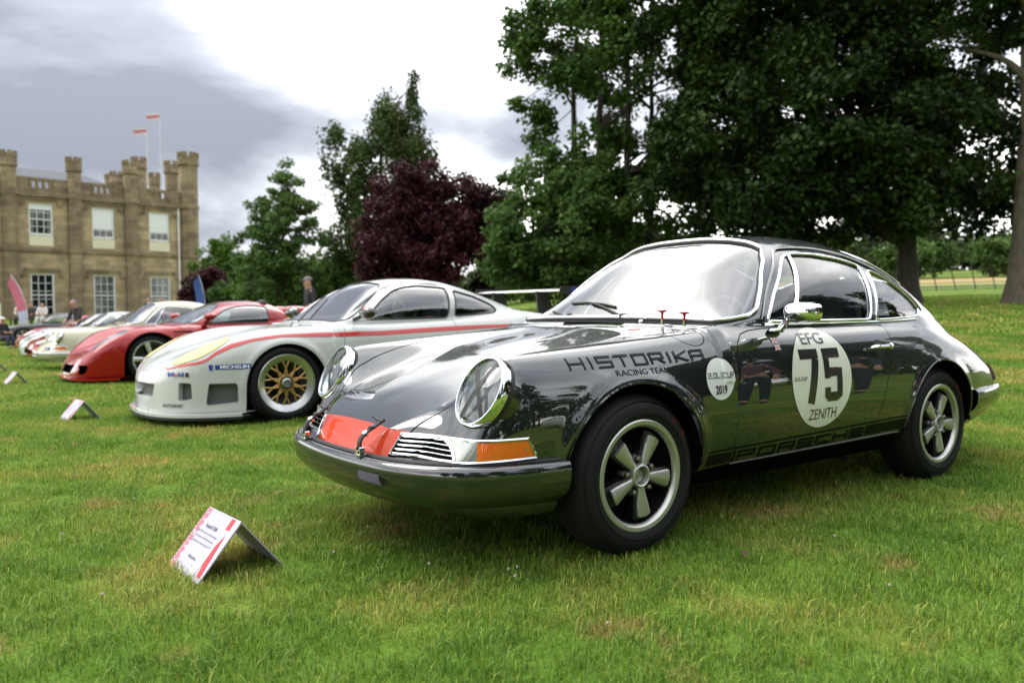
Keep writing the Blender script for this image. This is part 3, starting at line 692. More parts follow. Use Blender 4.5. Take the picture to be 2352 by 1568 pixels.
def seat(parent, x, y, m):
    s = MB(); s.box((x+.02, y, .36), (.50, .46, .14), bev=.05); s.build('seat_cushion', m, parent)
    b = MB(); Mx = Matrix.Translation((x-.24, y, .40))@Matrix.Rotation(R(-16), 4, 'Y')
    V, F = box((0, 0, .32), (.12, .48, .62), .05); b.add(V, F, Mx); V, F = box((0, 0, .68), (.10, .27, .2), .045); b.add(V, F, Mx)
    for s_ in (-1, 1): V, F = box((.06, s_*.23, .32), (.16, .05, .46), .02); b.add(V, F, Mx)
    return b.build('seat_back', m, parent)

def build_911(label, loc, rz, pm, P, hero=True, group=None):
    car = empty('classic_coupe', loc, rz, label=label, cat='car', group=group); f = F911
    body = put('body', P['body'], pm, car)
    gap = put('panel_gap', tuple(np.concatenate(q) if i != 1 else None for i, q in enumerate([[1]]*0)) if False else merge(P['gap']), GAP, body, -.004)
    hood = put('hood', P['hood'], pm, car)
    for m_ in halves(P['door']): put('door', m_, pm, car)
    put('fuel_flap', P['flap'], pm, car)
    put('scuttle_vent', P['scuttle'], mat('vent_black', (.005, .005, .005), .8), car, -.012)
    w = put('windshield', P['windshield'], glass('windscreen_glass', (.78, .80, .82), .15), car, -.004)
    trim('rubber_seal', P['ws_sg'], .014, BLACK, w, -.002); trim('chrome_trim', P['ws_sg'], .0095, CHROME, w, .009)
    for m_ in halves(P['door_window']): put('door_window', m_, glass('side_glass', (.52, .54, .58), .10), car, -.004)
    for m_ in halves(P['quarter_window']): put('quarter_window', m_, glass('quarter_glass', (.66, .68, .72), .16), car, -.004)
    put('rear_window', P['rear_window'], GLASS, car, -.004); trim('rear_window_trim', P['rw_sg'], .009, CHROME, car, .002)
    trim('door_window_frame', P['dw_sg'], .0085, CHROME, car, .003); trim('quarter_window_frame', P['qw_sg'], .0085, CHROME, car, .003)
    # belt line chrome, drip rail, front quarter-light bar
    for sg in (1, -1):
        x = np.linspace(-.80, -2.16, 50); Q, n_ = on_side(f, x, np.full(50, .846)+np.maximum(-x-1.7, 0)*.015, .003, sg); MB().tube(Q, .006, 6).build('belt_trim', CHROME, car)
        pts = catmull([(-.785, .862), (-.895, .985), (-1.05, 1.115), (-1.13, 1.174), (-1.2, 1.196), (-1.4, 1.206), (-1.6, 1.193), (-1.8, 1.152), (-2.0, 1.08), (-2.2, .972), (-2.28, .90)], 8)
        Q, n_ = on_side(f, pts[:, 0], pts[:, 1], .004, sg); MB().tube(Q, .0075, 6).build('drip_rail', pm, car)
        z_ = np.linspace(.86, 1.163, 12); x_ = -1.0-(z_-.86)*.68; Q, n_ = on_side(f, x_, z_, .002, sg); MB().tube(Q, .0085, 6).build('quarter_light_bar', CHROME, car)
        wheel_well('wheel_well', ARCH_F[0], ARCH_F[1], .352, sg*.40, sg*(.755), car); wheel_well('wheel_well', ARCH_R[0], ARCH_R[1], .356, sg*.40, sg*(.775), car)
    for a in (ARCH_F, ARCH_R):   # rolled arch lips
        for sg in (1, -1):
            t = np.linspace(.02*np.pi, .98*np.pi, 44); x = a[0]+a[2]*np.cos(t); z = a[1]+a[2]*np.sin(t); Q, n_ = on_side(f, x, z, -.002, sg)
            MB().tube(Q, .006, 6).build('arch_lip', pm, car)
    # front bumper
    Pb, A = bumper_curve(); B = np.tile([0, 0, 1.], (len(Pb), 1))
    prof = [(-.07, .385), (-.03, .394), (-.012, .399), (.003, .397), (.012, .388), (.0165, .372), (.0165, .352), (.011, .326), (0, .302), (-.022, .274), (-.06, .246), (-.11, .224), (-.18, .208), (-.3, .20)]
    prof = [tuple(q) for q in catmull(prof, 4)]
    V, F_ = sweep(Pb, A, B, prof, False, False); bp = mk('front_bumper', V, [q[::-1] for q in F_], pm, car)
    if hero: MB().tube(Pb[4:-4]-A[4:-4]*.026+B[4:-4]*.401, .009, 6).build('bumper_seal', BLACK, bp)
    # rear bumper and lamps
    hb = [(-3.275, 0), (-3.27, .25), (-3.245, .45), (-3.19, .60), (-3.09, .69), (-2.92, .745), (-2.70, .785), (-2.555, .80)]
    Pr = catmull([(x, -y, 0) for x, y in hb[:0:-1]]+[(x, y, 0) for x, y in hb], 6); T = np.gradient(Pr, axis=0); T /= np.linalg.norm(T, axis=1)[:, None]; Ar = np.stack([-T[:, 1], T[:, 0], T[:, 2]], 1)
    pr = [tuple(q) for q in catmull([(-.06, .455), (-.012, .462), (.004, .452), (.010, .42), (.004, .38), (-.02, .345), (-.06, .32), (-.15, .30)], 4)]
    V, F_ = sweep(Pr, Ar, np.tile([0, 0, 1.], (len(Pr), 1)), pr, False, False); mk('rear_bumper', V, F_, pm, car)
    for sg in (1, -1):
        xs = np.linspace(-2.98, -3.12, 8); lamp = grid_side(f, xs, .48, .575, mat('tail_lens_amber', (.55, .12, .02), .12, spec=.8), 'tail_lamp', car, .012, 3, sg)
        grid_side(f, np.linspace(-2.96, -2.98, 3), .475, .58, CHROME, 'bezel', lamp, .013, 3, sg)
    # headlights
    for sg in (1, -1):
        n = (math.cos(R(27)), sg*.06, math.sin(R(27))); o = (.602-n[0]*.020, sg*.592-n[1]*.02, .638-n[2]*.020)
        M = frame_matrix(o, n, sx=1, sz=1.15)
        hl = MB().lathe([(.108, -.16), (.1105, -.03), (.114, -.012)], 48, M).build('headlight', pm, car)
        MB().lathe([(.1155, -.026), (.1165, -.016), (.116, -.008)], 48, M).build('seal', BLACK, hl)
        MB().lathe([(.114, -.02), (.1155, .006), (.1135, .022), (.109, .030), (.1045, .030), (.1025, .022)], 56, M).build('chrome_ring', CHROME, hl)
        MB().lathe([(.1025, .016), (.09, -.004), (.06, -.045), (.03, -.075), (0, -.085)], 40, M).build('reflector', mat('lamp_reflector', (.62, .66, .68), .12, 1), hl)
        MB().lathe([(.018, -.075), (.018, -.02), (.014, -.008), (0, -.004)], 16, M).build('bulb', mat('bulb_shield', (.5, .52, .52), .2, .8), hl)
        dome = lambda r: .023+.026*(1-(r/.1035)**2)
        lens = MB().lathe([(r, dome(r)) for r in np.linspace(.1035, 0.0005, 12)], 48, M).build('lens', glass('headlamp_glass', (.90, .93, .93), .06), hl)
        # vertical flutes of the lens
        fl = MB()
        for k in range(-8, 9):
            u = k*.0105
            if abs(u) > .094: continue
            vs = np.linspace(-1, 1, 10)*math.sqrt(.099**2-u*u); Q = np.array([(u, dome(math.hypot(u, v))-.006, v) for v in vs])
            fl.tube(Q, .0011, 4, M=M)
        fl.build('flute', glass('flute_glass', (.80, .84, .85), .05), lens)
        if hero:
            for ang, wd in ((52, .0085), (-64, .0085)):
                vs = np.linspace(-.101, .101, 22); ca, sa = math.cos(R(ang)), math.sin(R(ang)); V = []; F_ = []
                for i, v in enumerate(vs):
                    bow = .016*(1-(v/.101)**2)*(1 if ang > 0 else -1)
                    for s_ in (-1, 1):
                        uu, vv = v*ca-(s_*wd+bow)*sa, v*sa+(s_*wd+bow)*ca; V.append((uu, dome(min(.1035, math.hypot(uu, vv)))+(.0022 if ang > 0 else .0030), vv))
                    if i: F_.append([2*i-2, 2*i-1, 2*i+1, 2*i])
                MB().add(V, F_, M).build('tape_strip', mat('black_tape', (.012, .012, .012), .5), lens)
    # indicators and horn grilles
    amber = mat('amber_lens', (.80, .16, .012), .08, spec=.9, coat=1); clear = mat('clear_lens', (.42, .43, .39), .1, .5, coat=1)
    for sg, (am, cl, gr) in zip((1, -1), zip(halves(P['amber']), halves(P['clear']), halves(P['grille']))):
        a = put('indicator', am, amber, car, .004); c = put('clear_lens', cl, clear, a, .004)
        MB().box((0, 0, 0), (.006, .006, .006)).build('lens_screw', CHROME, a).location = tuple(on_side(f, np.array([.50]), np.array([.447]), .006, sg)[0][0])
        fl = MB()
        for x in np.linspace(.50, .64, 26):
            Q, _ = on_side(f, np.full(4, x), np.linspace(.424, .470, 4), .0045, sg); fl.tube(Q, .0014, 4)
        fl.build('flute', amber, a)
        g = put('horn_grille', gr, LINER, car, -.02)
        for k in range(5):
            t = (k+.5)/5; x0 = .757+(.800-.757)*(1-t); x1 = .693+(.712-.693)*(1-t); z = .404+.073*t
            Q, _ = on_side(f, np.linspace(x0, x1, 8), np.full(8, z), .004, sg); MB().tube(Q, .0032, 6).build('slat', CHROME, g)
    for sg in (1, -1):
        for poly in ([(.757, .477), (.693, .477), (.712, .407), (.800, .402)], [(.693, .478), (.492, .482), (.462, .416), (.712, .406)]):
            q_ = np.array(poly); q_ = np.concatenate([q_[i]+(q_[(i+1) % 4]-q_[i])*np.linspace(0, 1, 9)[:-1, None] for i in range(4)]); Q, _ = on_side(f, q_[:, 0], q_[:, 1], .005, sg); MB().tube(Q, .0055, 6, True).build('lamp_bezel', CHROME, car)
    if not hero:
        pl_ = MB().box((.905, 0, .345), (.012, .50, .11), bev=.004).build('number_plate', WHITE, car); MB().box((.9125, 0, .345), (.003, .34, .06)).build('plate_characters', mat('plate_ink', (.02, .02, .02), .6), pl_)
        MB().tube(Pb[6:-6]+A[6:-6]*.018+B[6:-6]*.362, .011, 6).build('bumper_trim', CHROME, bp)
    # wheels
    for sg in (1, -1):
        fuchs_wheel(car, R(44) if sg > 0 else R(20), (0.0, sg*.752, .300), sg); fuchs_wheel(car, R(47), (-2.212, sg*.762, .302), sg)
    MB().box((-1.28, 0, .225), (3.1, 1.22, .11), bev=.03).build('underbody', LINER, car)
    # interior
    MB().box((-1.35, 0, .325), (1.9, 1.2, .03)).build('floor_pan', INTERIOR, car)
    MB().box((-.74, 0, .77), (.30, 1.18, .13), bev=.04).build('dashboard', INTERIOR, car)
    MB().box((-2.15, 0, .62), (.6, 1.15, .22), bev=.05).build('rear_bench', INTERIOR, car)
    for sg in (1, -1): seat(car, -1.32, sg*.33, mat('seat_black_cloth', (.03, .03, .034), .85))
    t = np.linspace(0, 2*np.pi, 40, endpoint=False); Mw = Matrix.Translation((-.93, .33, .80))@Matrix.Rotation(R(-22), 4, 'Y')
    sw = MB(); sw.tube(np.stack([t*0, .18*np.cos(t), .18*np.sin(t)], 1), .012, 8, True, Mw)
    for a_ in (0, 2.2, 4.1): sw.tube(np.array([(0, 0, 0), (0, .18*math.cos(a_), .18*math.sin(a_))]), .008, 6, M=Mw)
    sw.build('steering_wheel', INTERIOR, car)
    if hero:
        cg = mat('roll_cage_paint', (.10, .105, .11), .45)
        for y0 in (.50,):
            hp = catmull([(-1.72, -.58, .30), (-1.74, -.58, .85), (-1.75, -.50, 1.10), (-1.75, -.36, 1.20), (-1.75, .36, 1.20), (-1.75, .50, 1.10), (-1.74, .58, .85), (-1.72, .58, .30)], 8)
            MB().tube(hp, .019, 8).build('roll_hoop', cg, car)
        for sg in (1, -1):
            MB().tube(catmull([(-1.75, sg*.45, 1.14), (-2.1, sg*.46, .98), (-2.45, sg*.46, .72)], 8), .017, 8).build('roll_stay', cg, car)
            MB().tube(catmull([(-.72, sg*.60, .40), (-.74, sg*.615, .80), (-.90, sg*.575, .99), (-1.12, sg*.47, 1.155), (-1.3, sg*.45, 1.20), (-1.75, sg*.45, 1.19)], 8), .016, 8).build('roll_rail', cg, car)
    return car, body, hood
P911 = shell_911(.0125)
SLATE = paint('slate_grey_paint', (.0080, .0115, .0112), 2.0)
hero, hero_body, hero_hood = build_911('dark slate grey vintage coupe with race number 75 roundel on its door', (0, 0, 0), 0, SLATE, P911)
# ---------------------------------------------------------------- details of the grey race coupe
def hero_details():
    f = F911; car = hero
    ink = mat('black_vinyl', (.006, .006, .006), .28, coat=.5); cream = mat('roundel_cream', (.70, .72, .62), .35, coat=.6); red = paint('signal_red', (.55, .045, .010), 1.45)
    # red nose band (cut from the bonnet skin)
    hs = P911['hood']; fld = hs[0][:, 2]-(.497-.10*hs[0][:, 1]**2)
    inn, _, _ = clip(hs, fld); put('nose_band', inn, red, hero_hood, .0012)
    # rubber bonnet straps
    for sg in (1, -1):
        y = sg*.245
        br = MB(); br.box((.884, y, .404), (.030, .034, .012), bev=.003)
        for s_ in (-1, 1): br.box((.884, y+s_*.015, .418), (.022, .005, .030), bev=.002)
        st = br.build('bonnet_strap', CHROME, car, label='black rubber bonnet strap with chrome bracket')
        MB().tube(np.array([(.884, y-.024, .420), (.884, y+.024, .420)]), .0055, 8).build('pin', CHROME, st)
        path = catmull([(.884, y, .420), (.886, y, .446), (.874, y, .470), (.850, y, .488), (.826, y, .500), (.802, y, .516)], 6)
        T, A, B = frames(path); V, F_ = sweep(path, np.tile([0, 1., 0], (len(path), 1)), np.cross(T, [0, 1, 0]), [(-.011, -.004), (.011, -.004), (.013, 0), (.011, .004), (-.011, .004), (-.013, 0)])
        MB().add(V, F_).build('rubber_band', BLACK, st)
        V, F_ = tube(catmull([(.812, y-.046, .530), (.804, y-.030, .522), (.800, y, .518), (.804, y+.030, .522), (.812, y+.046, .530)], 5), [.003]*5+[.006]*11+[.003]*5, 8)
        MB().add(V, F_).build('pull_tab', BLACK, st)
        MB().add(*ellipsoid((.862, y, .478), (.014, .013, .012), 12, 8)).build('stud', CHROME, st)
        MB().add(*ellipsoid((.834, y, .499), (.016, .016, .008), 12, 8)).build('buckle', BLACK, st)
    # wing mirror on the driver's side
    base = MB(); V, F_ = ellipsoid((-.848, .728, .820), (.052, .026, .011), 16, 8); base.add(V, F_); mr = base.build('door_mirror', CHROME, car, label='chrome door mirror on a short stem')
    MB().tube(catmull([(-.868, .735, .822), (-.862, .755, .840), (-.848, .785, .866), (-.836, .81, .882)], 6), np.linspace(.017, .013, 19), 10).build('stem', CHROME, mr)
    # housing: rounded block that tapers to the front
    V, F_ = [], []; K = 14; n = 28
    for i in range(K):
        t = i/(K-1); x = -.862+t*.082; sc = (1-(max(0, t-.25)/.75)**2.6)**.5 if t > .25 else 1
        sc = max(sc, .05)
        for k in range(n):
            a = 2*np.pi*k/n; ca, sa = math.cos(a), math.sin(a); p = 3.2
            rr = (abs(ca)**p+abs(sa)**p)**(-1/p); V.append((x, .862+.078*sc*rr*ca, .897+.043*sc*rr*sa))
    for i in range(K-1):
        for k in range(n): F_.append([i*n+k, i*n+(k+1) % n, (i+1)*n+(k+1) % n, (i+1)*n+k])
    F_.append([(K-1)*n+k for k in range(n)])
    MB().add(V, F_).build('housing', CHROME, mr, ang=60)
    MB().add(*extrude_poly(np.array(V[:n]), (-.003, 0, 0))).build('mirror_glass', mat('mirror_silver', (.8, .82, .84), .02, 1), mr)
    # wiper
    wp = MB().tube(catmull([(-.540, .105, .872), (-.566, .03, .895), (-.600, -.09, .925), (-.622, -.20, .948)], 6), np.linspace(.009, .005, 19), 8).build('wiper', BLACK, car)
    MB().lathe([(.018, -.012), (.018, .012), (.012, .02), (0, .022)], 16, Matrix.Translation((-.540, .105, .874))@Matrix.Rotation(R(90), 4, 'X')).build('pivot', BLACK, wp)
    MB().tube(np.array([(-.640, -.375, .947), (-.634, -.25, .950), (-.620, -.12, .942), (-.604, -.01, .927)]), .0055, 6).build('blade', BLACK, wp)
    wp2 = MB().tube(catmull([(-.545, -.285, .872), (-.557, -.33, .880), (-.58, -.42, .895), (-.60, -.48, .905)], 5), .006, 6).build('wiper', BLACK, car)
    MB().lathe([(.016, -.012), (.016, .014), (.010, .022), (0, .024)], 14, Matrix.Translation((-.542, -.28, .874))@Matrix.Rotation(R(90), 4, 'X')).build('pivot', BLACK, wp2)
    MB().add(*ellipsoid((-.515, .25, .858), (.013, .013, .010), 12, 8)).build('washer_jet', CHROME, car)
    for x, y, z in ((-.455, .435, .846), (-.455, .560, .838)):
        s = MB(); s.tube(np.array([(x, y, z-.01), (x, y, z+.024)]), .0065, 8); s = s.build('pull_switch', CHROME, car)
        MB().lathe([(.0, .064), (.020, .064), (.0215, .061), (.018, .058), (.006, .053), (.0048, .02), (.0048, .018)], 18, Matrix.Translation((x, y, z))@Matrix.Rotation(R(90), 4, 'X')).build('red_knob', mat('red_plastic', (.55, .02, .03), .35), s)
    # door handles
    for sg in (1, -1):
        a = np.linspace(0, 2*np.pi, 28, endpoint=False); P, g = on_side(f, -1.590+.047*np.cos(a), .722+.040*np.sin(a), .0016, sg)
        V2, F2 = disc2d(.048, .040, 28, 4); d = decal_side('handle_recess', f, V2, F2, -1.590, .721, mat('recess_dark', (.004, .004, .004), .6), car, .0014, sgn=sg)
        x = np.linspace(-1.505, -1.675, 12); Q, n_ = on_side(f, x, np.full(12, .722), np.array([.012]+[.030]*9+[.022, .012]), sg)
        h = MB().tube(Q, np.array([.006, .009, .0105, .0105, .0105, .0105, .0105, .0105, .011, .013, .013, .008]), 8).build('door_handle', CHROME, car)
        Q, n_ = on_side(f, np.array([-1.655]), np.array([.722]), .026, sg); MB().add(*ellipsoid(Q[0], (.017, .011, .017), 12, 8)).build('push_button', CHROME, h)
    # roundel with number
    rd = decal_side('number_roundel', f, *disc2d(.224, .221, 64, 12), -1.100, .606, cream, car, .0022)
    def put_text(body, w, h, u, z, bold=0.0, m=ink, x0=-1.100, z0=0, off=.0036, parent=rd, name='lettering'):
        V, F_ = text2d(body, 1.0, bold); lo, hi = V.min(0), V.max(0); V = (V-(lo+hi)/2)/(hi-lo)*np.array([w, h])+np.array([u, z]); return decal_side(name, f, V, F_, x0, z0, m, parent, off)
    def seven(x, z, w, h, t):
        return np.array([(x, z+h), (x+w, z+h), (x+w, z+h-t*1.0), (x+w*.58, z), (x+w*.20, z), (x+w*.62, z+h-t), (x, z+h-t)])
    # block digits drawn as strips so that they follow the door
    def strip_poly(rects, name, parent, m, x0, off):
        V, F_, L = [], [], []
        for lay, (p, q, wa, wb) in enumerate(rects):
            p, q = np.array(p, float), np.array(q, float); d = (q-p)/np.linalg.norm(q-p); nn = np.array([-d[1], d[0]]); k = 10
            for i in range(k+1):
                c = p+(q-p)*i/k; w_ = (wa+(wb-wa)*i/k)/2
                for s_ in (-1, -.33, .33, 1): V.append(c+nn*w_*s_); L.append(lay)
            b0 = len(V)-4*(k+1)
            for i in range(k):
                for j in range(3): F_.append([b0+4*i+j, b0+4*i+j+1, b0+4*(i+1)+j+1, b0+4*(i+1)+j])
        return decal_side(name, f, np.array(V), F_, x0, 0, m, parent, off, L=np.array(L, float))
    zt, zb = .734, .497; t = .043
    strip_poly([((-.157, zt-t/2), (-.022, zt-t/2), t, t), ((-.047, zt-t+.001), (-.092, zb), .050, .050)], 'digit', rd, ink, -1.100, .0036)
    # five: built from an outline with a rounded bowl
    strip_poly([((.012, zt-t/2), (.140, zt-t/2), t, t), ((.033, zt-t+.001), (.033, .602), .042, .042), ((.012, .629), (.118, .629), t*.92, t*.92), ((.127, .646), (.127, .520), .042, .042), ((.112, .519), (.034, .519), t*.95, t*.95), ((.033, .519), (.033, .562), .042, .042), ((.108, .636), (.140, .622), .030, .030), ((.108, .514), (.140, .532), .030, .030), ((.020, .532), (.045, .512), .028, .028)], 'digit', rd, ink, -1.100, .0036)
    put_text('EFG', .165, .050, -.030, .779, .012); put_text('ZENITH', .205, .046, .004, .447, .0)
    V, F_, L, wt_ = stroke_text('2.0L|CUP', .012, .009, .003, .0022); decal_side('lettering', f, V*np.array([1, 1]), F_, -1.100+.208, .603, ink, rd, .0036, L=L)
    # round 2.0L cup sticker
    cp = decal_side('cup_sticker', f, *disc2d(.079, .082, 48, 6), -.421, .636, mat('sticker_white', (.68, .70, .68), .35, coat=.5), car, .0022)
    V, F_, L, wt_ = stroke_text('2.0L|CUP', .019, .0155, .005, .0030); decal_side('lettering', f, V*np.array([.136/wt_, 1]), F_, -.421+.068, .641, ink, cp, .0034, L=L)
    put_text('2019', .066, .036, 0, .594, .03, x0=-.421, parent=cp)
    # bonnet-side lettering
    dark = mat('lettering_black', (.003, .003, .003), .45, spec=.15)
    V, F_, L, wt_ = stroke_text('HISTORIKA', .035, .058, .022, .0070); decal_side('lettering', f, V*np.array([.640/wt_, 1]), F_, .289, .702, dark, car, .0016, slope=.021, L=L)
    V2, F2 = text2d('RACING TEAM', 1.0, -.004); lo, hi = V2.min(0), V2.max(0); V2 = (V2-lo)/(hi-lo)*np.array([.262, .020]); decal_side('lettering', f, V2, F2, .105, .672, dark, car, .0016, slope=.010)
    # sill stripe with name
    for sg in (1, -1):
        x = np.linspace(-.375, -1.835, 60); zt_ = .347+(-x-.4)*.022
        grid_side(f, x, zt_-.007, zt_, dark, 'sill_line', car, .0016, 1, sg)
        for xa, xb in ((-.375, -.523), (-.536, -.552), (-1.50, -1.835)):
            xx = np.linspace(xa, xb, 14); zz = .347+(-xx-.4)*.022; grid_side(f, xx, zz-.062, zz-.016, dark, 'sill_band', car, .0016, 3, sg)
        V, F_, L, wt_ = stroke_text('PORSCHE', .034, .088, .030, .0095); V = V*np.array([.905/wt_, 1])
        if sg > 0: decal_side('sill_lettering', f, V, F_, -.572, .293, dark, car, .0016, slope=.020, L=L)
        else: decal_side('sill_lettering', f, V, F_, -1.478, .312, dark, car, .0016, slope=-.020, L=L, flipu=False, sgn=-1)
    MB().tube(on_side(f, np.linspace(-.54, -1.80, 30), np.linspace(.280, .298, 30), .002)[0], .004, 6).build('sill_seam', mat('seam_grey', (.12, .12, .12), .4), car)
    # two small union flags on the door
    fb, fr_, fw_ = mat('flag_blue', (.02, .03, .16), .4), mat('flag_red', (.55, .02, .03), .4), mat('flag_white', (.75, .75, .75), .4)
    for (x0, z0) in ((-.806, .777), (-.812, .748)):
        def q(w, h, ang, m, off, cx=0, cz=0):
            V = np.array([(-w/2, -h/2), (0, -h/2), (w/2, -h/2), (w/2, h/2), (0, h/2), (-w/2, h/2)]); c, s = math.cos(ang), math.sin(ang); V = np.stack([V[:, 0]*c-V[:, 1]*s, V[:, 0]*s+V[:, 1]*c], 1); return V+np.array([cx, cz]), [[0, 1, 4, 5], [1, 2, 3, 4]]
        fl = decal_side('flag_sticker', f, *q(.036, .024, 0, fb, 0), x0, z0, fb, car, .0018)
        for ang in (.58, -.58): decal_side('saltire', f, *q(.040, .0055, ang, fw_, 0), x0, z0, fw_, fl, .0022+(.00015 if ang > 0 else 0))
        for w_, h_ in ((.036, .0085), (.0085, .024)): decal_side('cross', f, *q(w_, h_, 0, fw_, 0), x0, z0, fw_, fl, .0026+(.00015 if w_ > h_ else 0))
        for w_, h_ in ((.036, .0045), (.0045, .024)): decal_side('cross', f, *q(w_, h_, 0, fr_, 0), x0, z0, fr_, fl, .0030+(.00015 if w_ > h_ else 0))
    # battery-cut-off sticker on the scuttle
    a = np.linspace(0, 2*np.pi, 24, endpoint=False); P, g = on_top(f, -.360+.022*np.cos(a), .36+.034*np.sin(a), .0016); P0, g0 = on_top(f, np.array([-.360]), np.array([.36]), .0016)
    mk('scuttle_sticker', np.concatenate([P, P0]), [[k, (k+1) % 24, 24] for k in range(24)], mat('sticker_red', (.6, .25, .24), .4), car, np.concatenate([g, g0]))
    # tyre crayon marks
    for w in [c for c in hero.children if c.name.startswith('wheel') and c.name.split('.')[0] == 'wheel' and c.location.y > 0]:
        for ang, tx in ((48, 'SLS'), (32, 'Rp')):
            V, F_ = text2d(tx, .030, -.001); r = .252; a = R(ang)
            P = np.stack([-V[:, 0], np.full(len(V), .0155), V[:, 1]], 1); ca, sa = math.cos(a-math.pi/2), math.sin(a-math.pi/2)
            P2 = np.stack([P[:, 0]*ca+P[:, 2]*sa, P[:, 1], -P[:, 0]*sa+P[:, 2]*ca], 1)+np.array([-r*math.cos(a), 0, r*math.sin(a)])
            mk('crayon_mark', P2, F_, mat('crayon_red', (.45, .02, .03), .6), w)
    # notice in the rear side window
    n_ = MB().add(*extrude_poly([(-1.79, .655, .875), (-1.945, .632, .875), (-1.925, .615, .955), (-1.775, .640, .955)], (0, -.003, 0))).build('paper_notice', mat('paper', (.72, .74, .76), .7), None, label='white printed notice inside the rear side window of the grey coupe', cat='notice')
    ln = MB()
    for k in range(5): ln.box((0, 0, 0), (.10-.02*(k % 2), .0012, .004 if k else .012), M=Matrix.Translation((-1.857, .6395-.0029*k-.0005+.004, .938-.013*k))@Matrix.Rotation(R(8.4), 4, 'Z'))
    ln.build('print', mat('print_grey', (.12, .12, .14), .7), n_, kind='stuff')
hero_details()
# ---------------------------------------------------------------- the other parked cars
def shell_generic(D, f, h, lo, hi, ws, wsl, dw, qw, arches, door=None):
    M = make_surface(f, lo, hi, h); P = {}
    for a in arches: _, M, _ = clip(M, arch_field(*a)(M[0]))
    wf = lambda V: np.maximum(np.maximum(sdpoly(np.abs(V[:, 1]), V[:, 2], ws+[(-.1, ws[-1][1]), (-.1, ws[0][1])]), -(V[:, 0]-wsl[0]-wsl[1]*(V[:, 2]-wsl[2]))), V[:, 0]-wsl[3])
    P['ws'], M, P['ws_sg'] = clip(M, wf(M[0]))
    for k, poly in (('dw', dw), ('qw', qw)):
        if poly is None: P[k] = None; continue
        P[k], M, P[k+'_sg'] = clip(M, np.maximum(sdpoly(M[0][:, 0], M[0][:, 2], poly), .35-np.abs(M[0][:, 1])))
    P['gap'] = None
    if door is not None:
        dr = lambda V: np.maximum(sdpoly(V[:, 0], V[:, 2], door), .45-np.abs(V[:, 1]))
        P['door'], M, P['gap'], _ = cut_panel(M, dr)
    P['body'] = M; return P
def side_poly(f, poly, m, name, parent, off=.003, sgn=1, n=10):
    """flat patch with polygon outline (x,z) laid on the body side"""
    poly = np.array(poly, float); c = poly.mean(0); V = [c]; k = len(poly); F_ = []; R_ = 4
    for r in range(1, R_+1):
        for p in poly: V.append(c+(p-c)*r/R_)
    for i in range(k): F_.append([0, 1+i, 1+(i+1) % k])
    for r in range(R_-1):
        for i in range(k): F_.append([1+r*k+i, 1+(r+1)*k+i, 1+(r+1)*k+(i+1) % k, 1+r*k+(i+1) % k])
    V = np.array(V); P, g = on_side(f, V[:, 0], V[:, 1], off, sgn); return mk(name, P, F_, m, parent, g)
def top_poly(f, poly, m, name, parent, off=.003, sgn=1):
    """patch with a smooth outline in plan (x,y) laid on the upper surface"""
    poly = catmull(poly, 4, True); c = poly.mean(0); V = [c]; k = len(poly); F_ = []; R_ = 6
    for r in range(1, R_+1):
        for p in poly: V.append(c+(p-c)*r/R_)
    for i in range(k): F_.append([0, 1+i, 1+(i+1) % k])
    for r in range(R_-1):
        for i in range(k): F_.append([1+r*k+i, 1+(r+1)*k+i, 1+(r+1)*k+(i+1) % k, 1+r*k+(i+1) % k])
    V = np.array(V); P, g = on_top(f, V[:, 0], V[:, 1], off); P[:, 1] *= sgn; g[:, 1] *= sgn; return mk(name, P, F_, m, parent, g)
def recess(M, fields, depth, pm, wm_, parent, name):
    """sink openings into a body skin: mesh panel at the back, walls round it; returns the skin with holes"""
    for fl in fields:
        inn, M, sg = clip(M, fl(M[0]))
        for part in halves(inn):
            if len(part[1]): put(name, part, pm, parent, -depth)
        for P, N, cl in loops(sg):
            if len(P) < 8: continue
            n = len(P); V = np.concatenate([P, P-N*(depth+.004)]); mk('duct_wall', V, [[i, (i+1) % n, n+(i+1) % n, n+i] for i in range(n if cl else n-1)], wm_, parent)
    return M
def xz_field(poly, ymin=.3): return lambda V: np.maximum(sdpoly(V[:, 0], V[:, 2], poly), ymin-np.abs(V[:, 1]))
def yz_field(poly, xmin=.5): return lambda V: np.maximum(sdpoly(V[:, 1], V[:, 2], poly), xmin-V[:, 0])
def densify(poly, n=4):
    out = []; P = np.array(poly, float)
    for a, b in zip(P, np.roll(P, -1, 0)):
        for t in range(n): out.append(a+(b-a)*t/n)
    return out
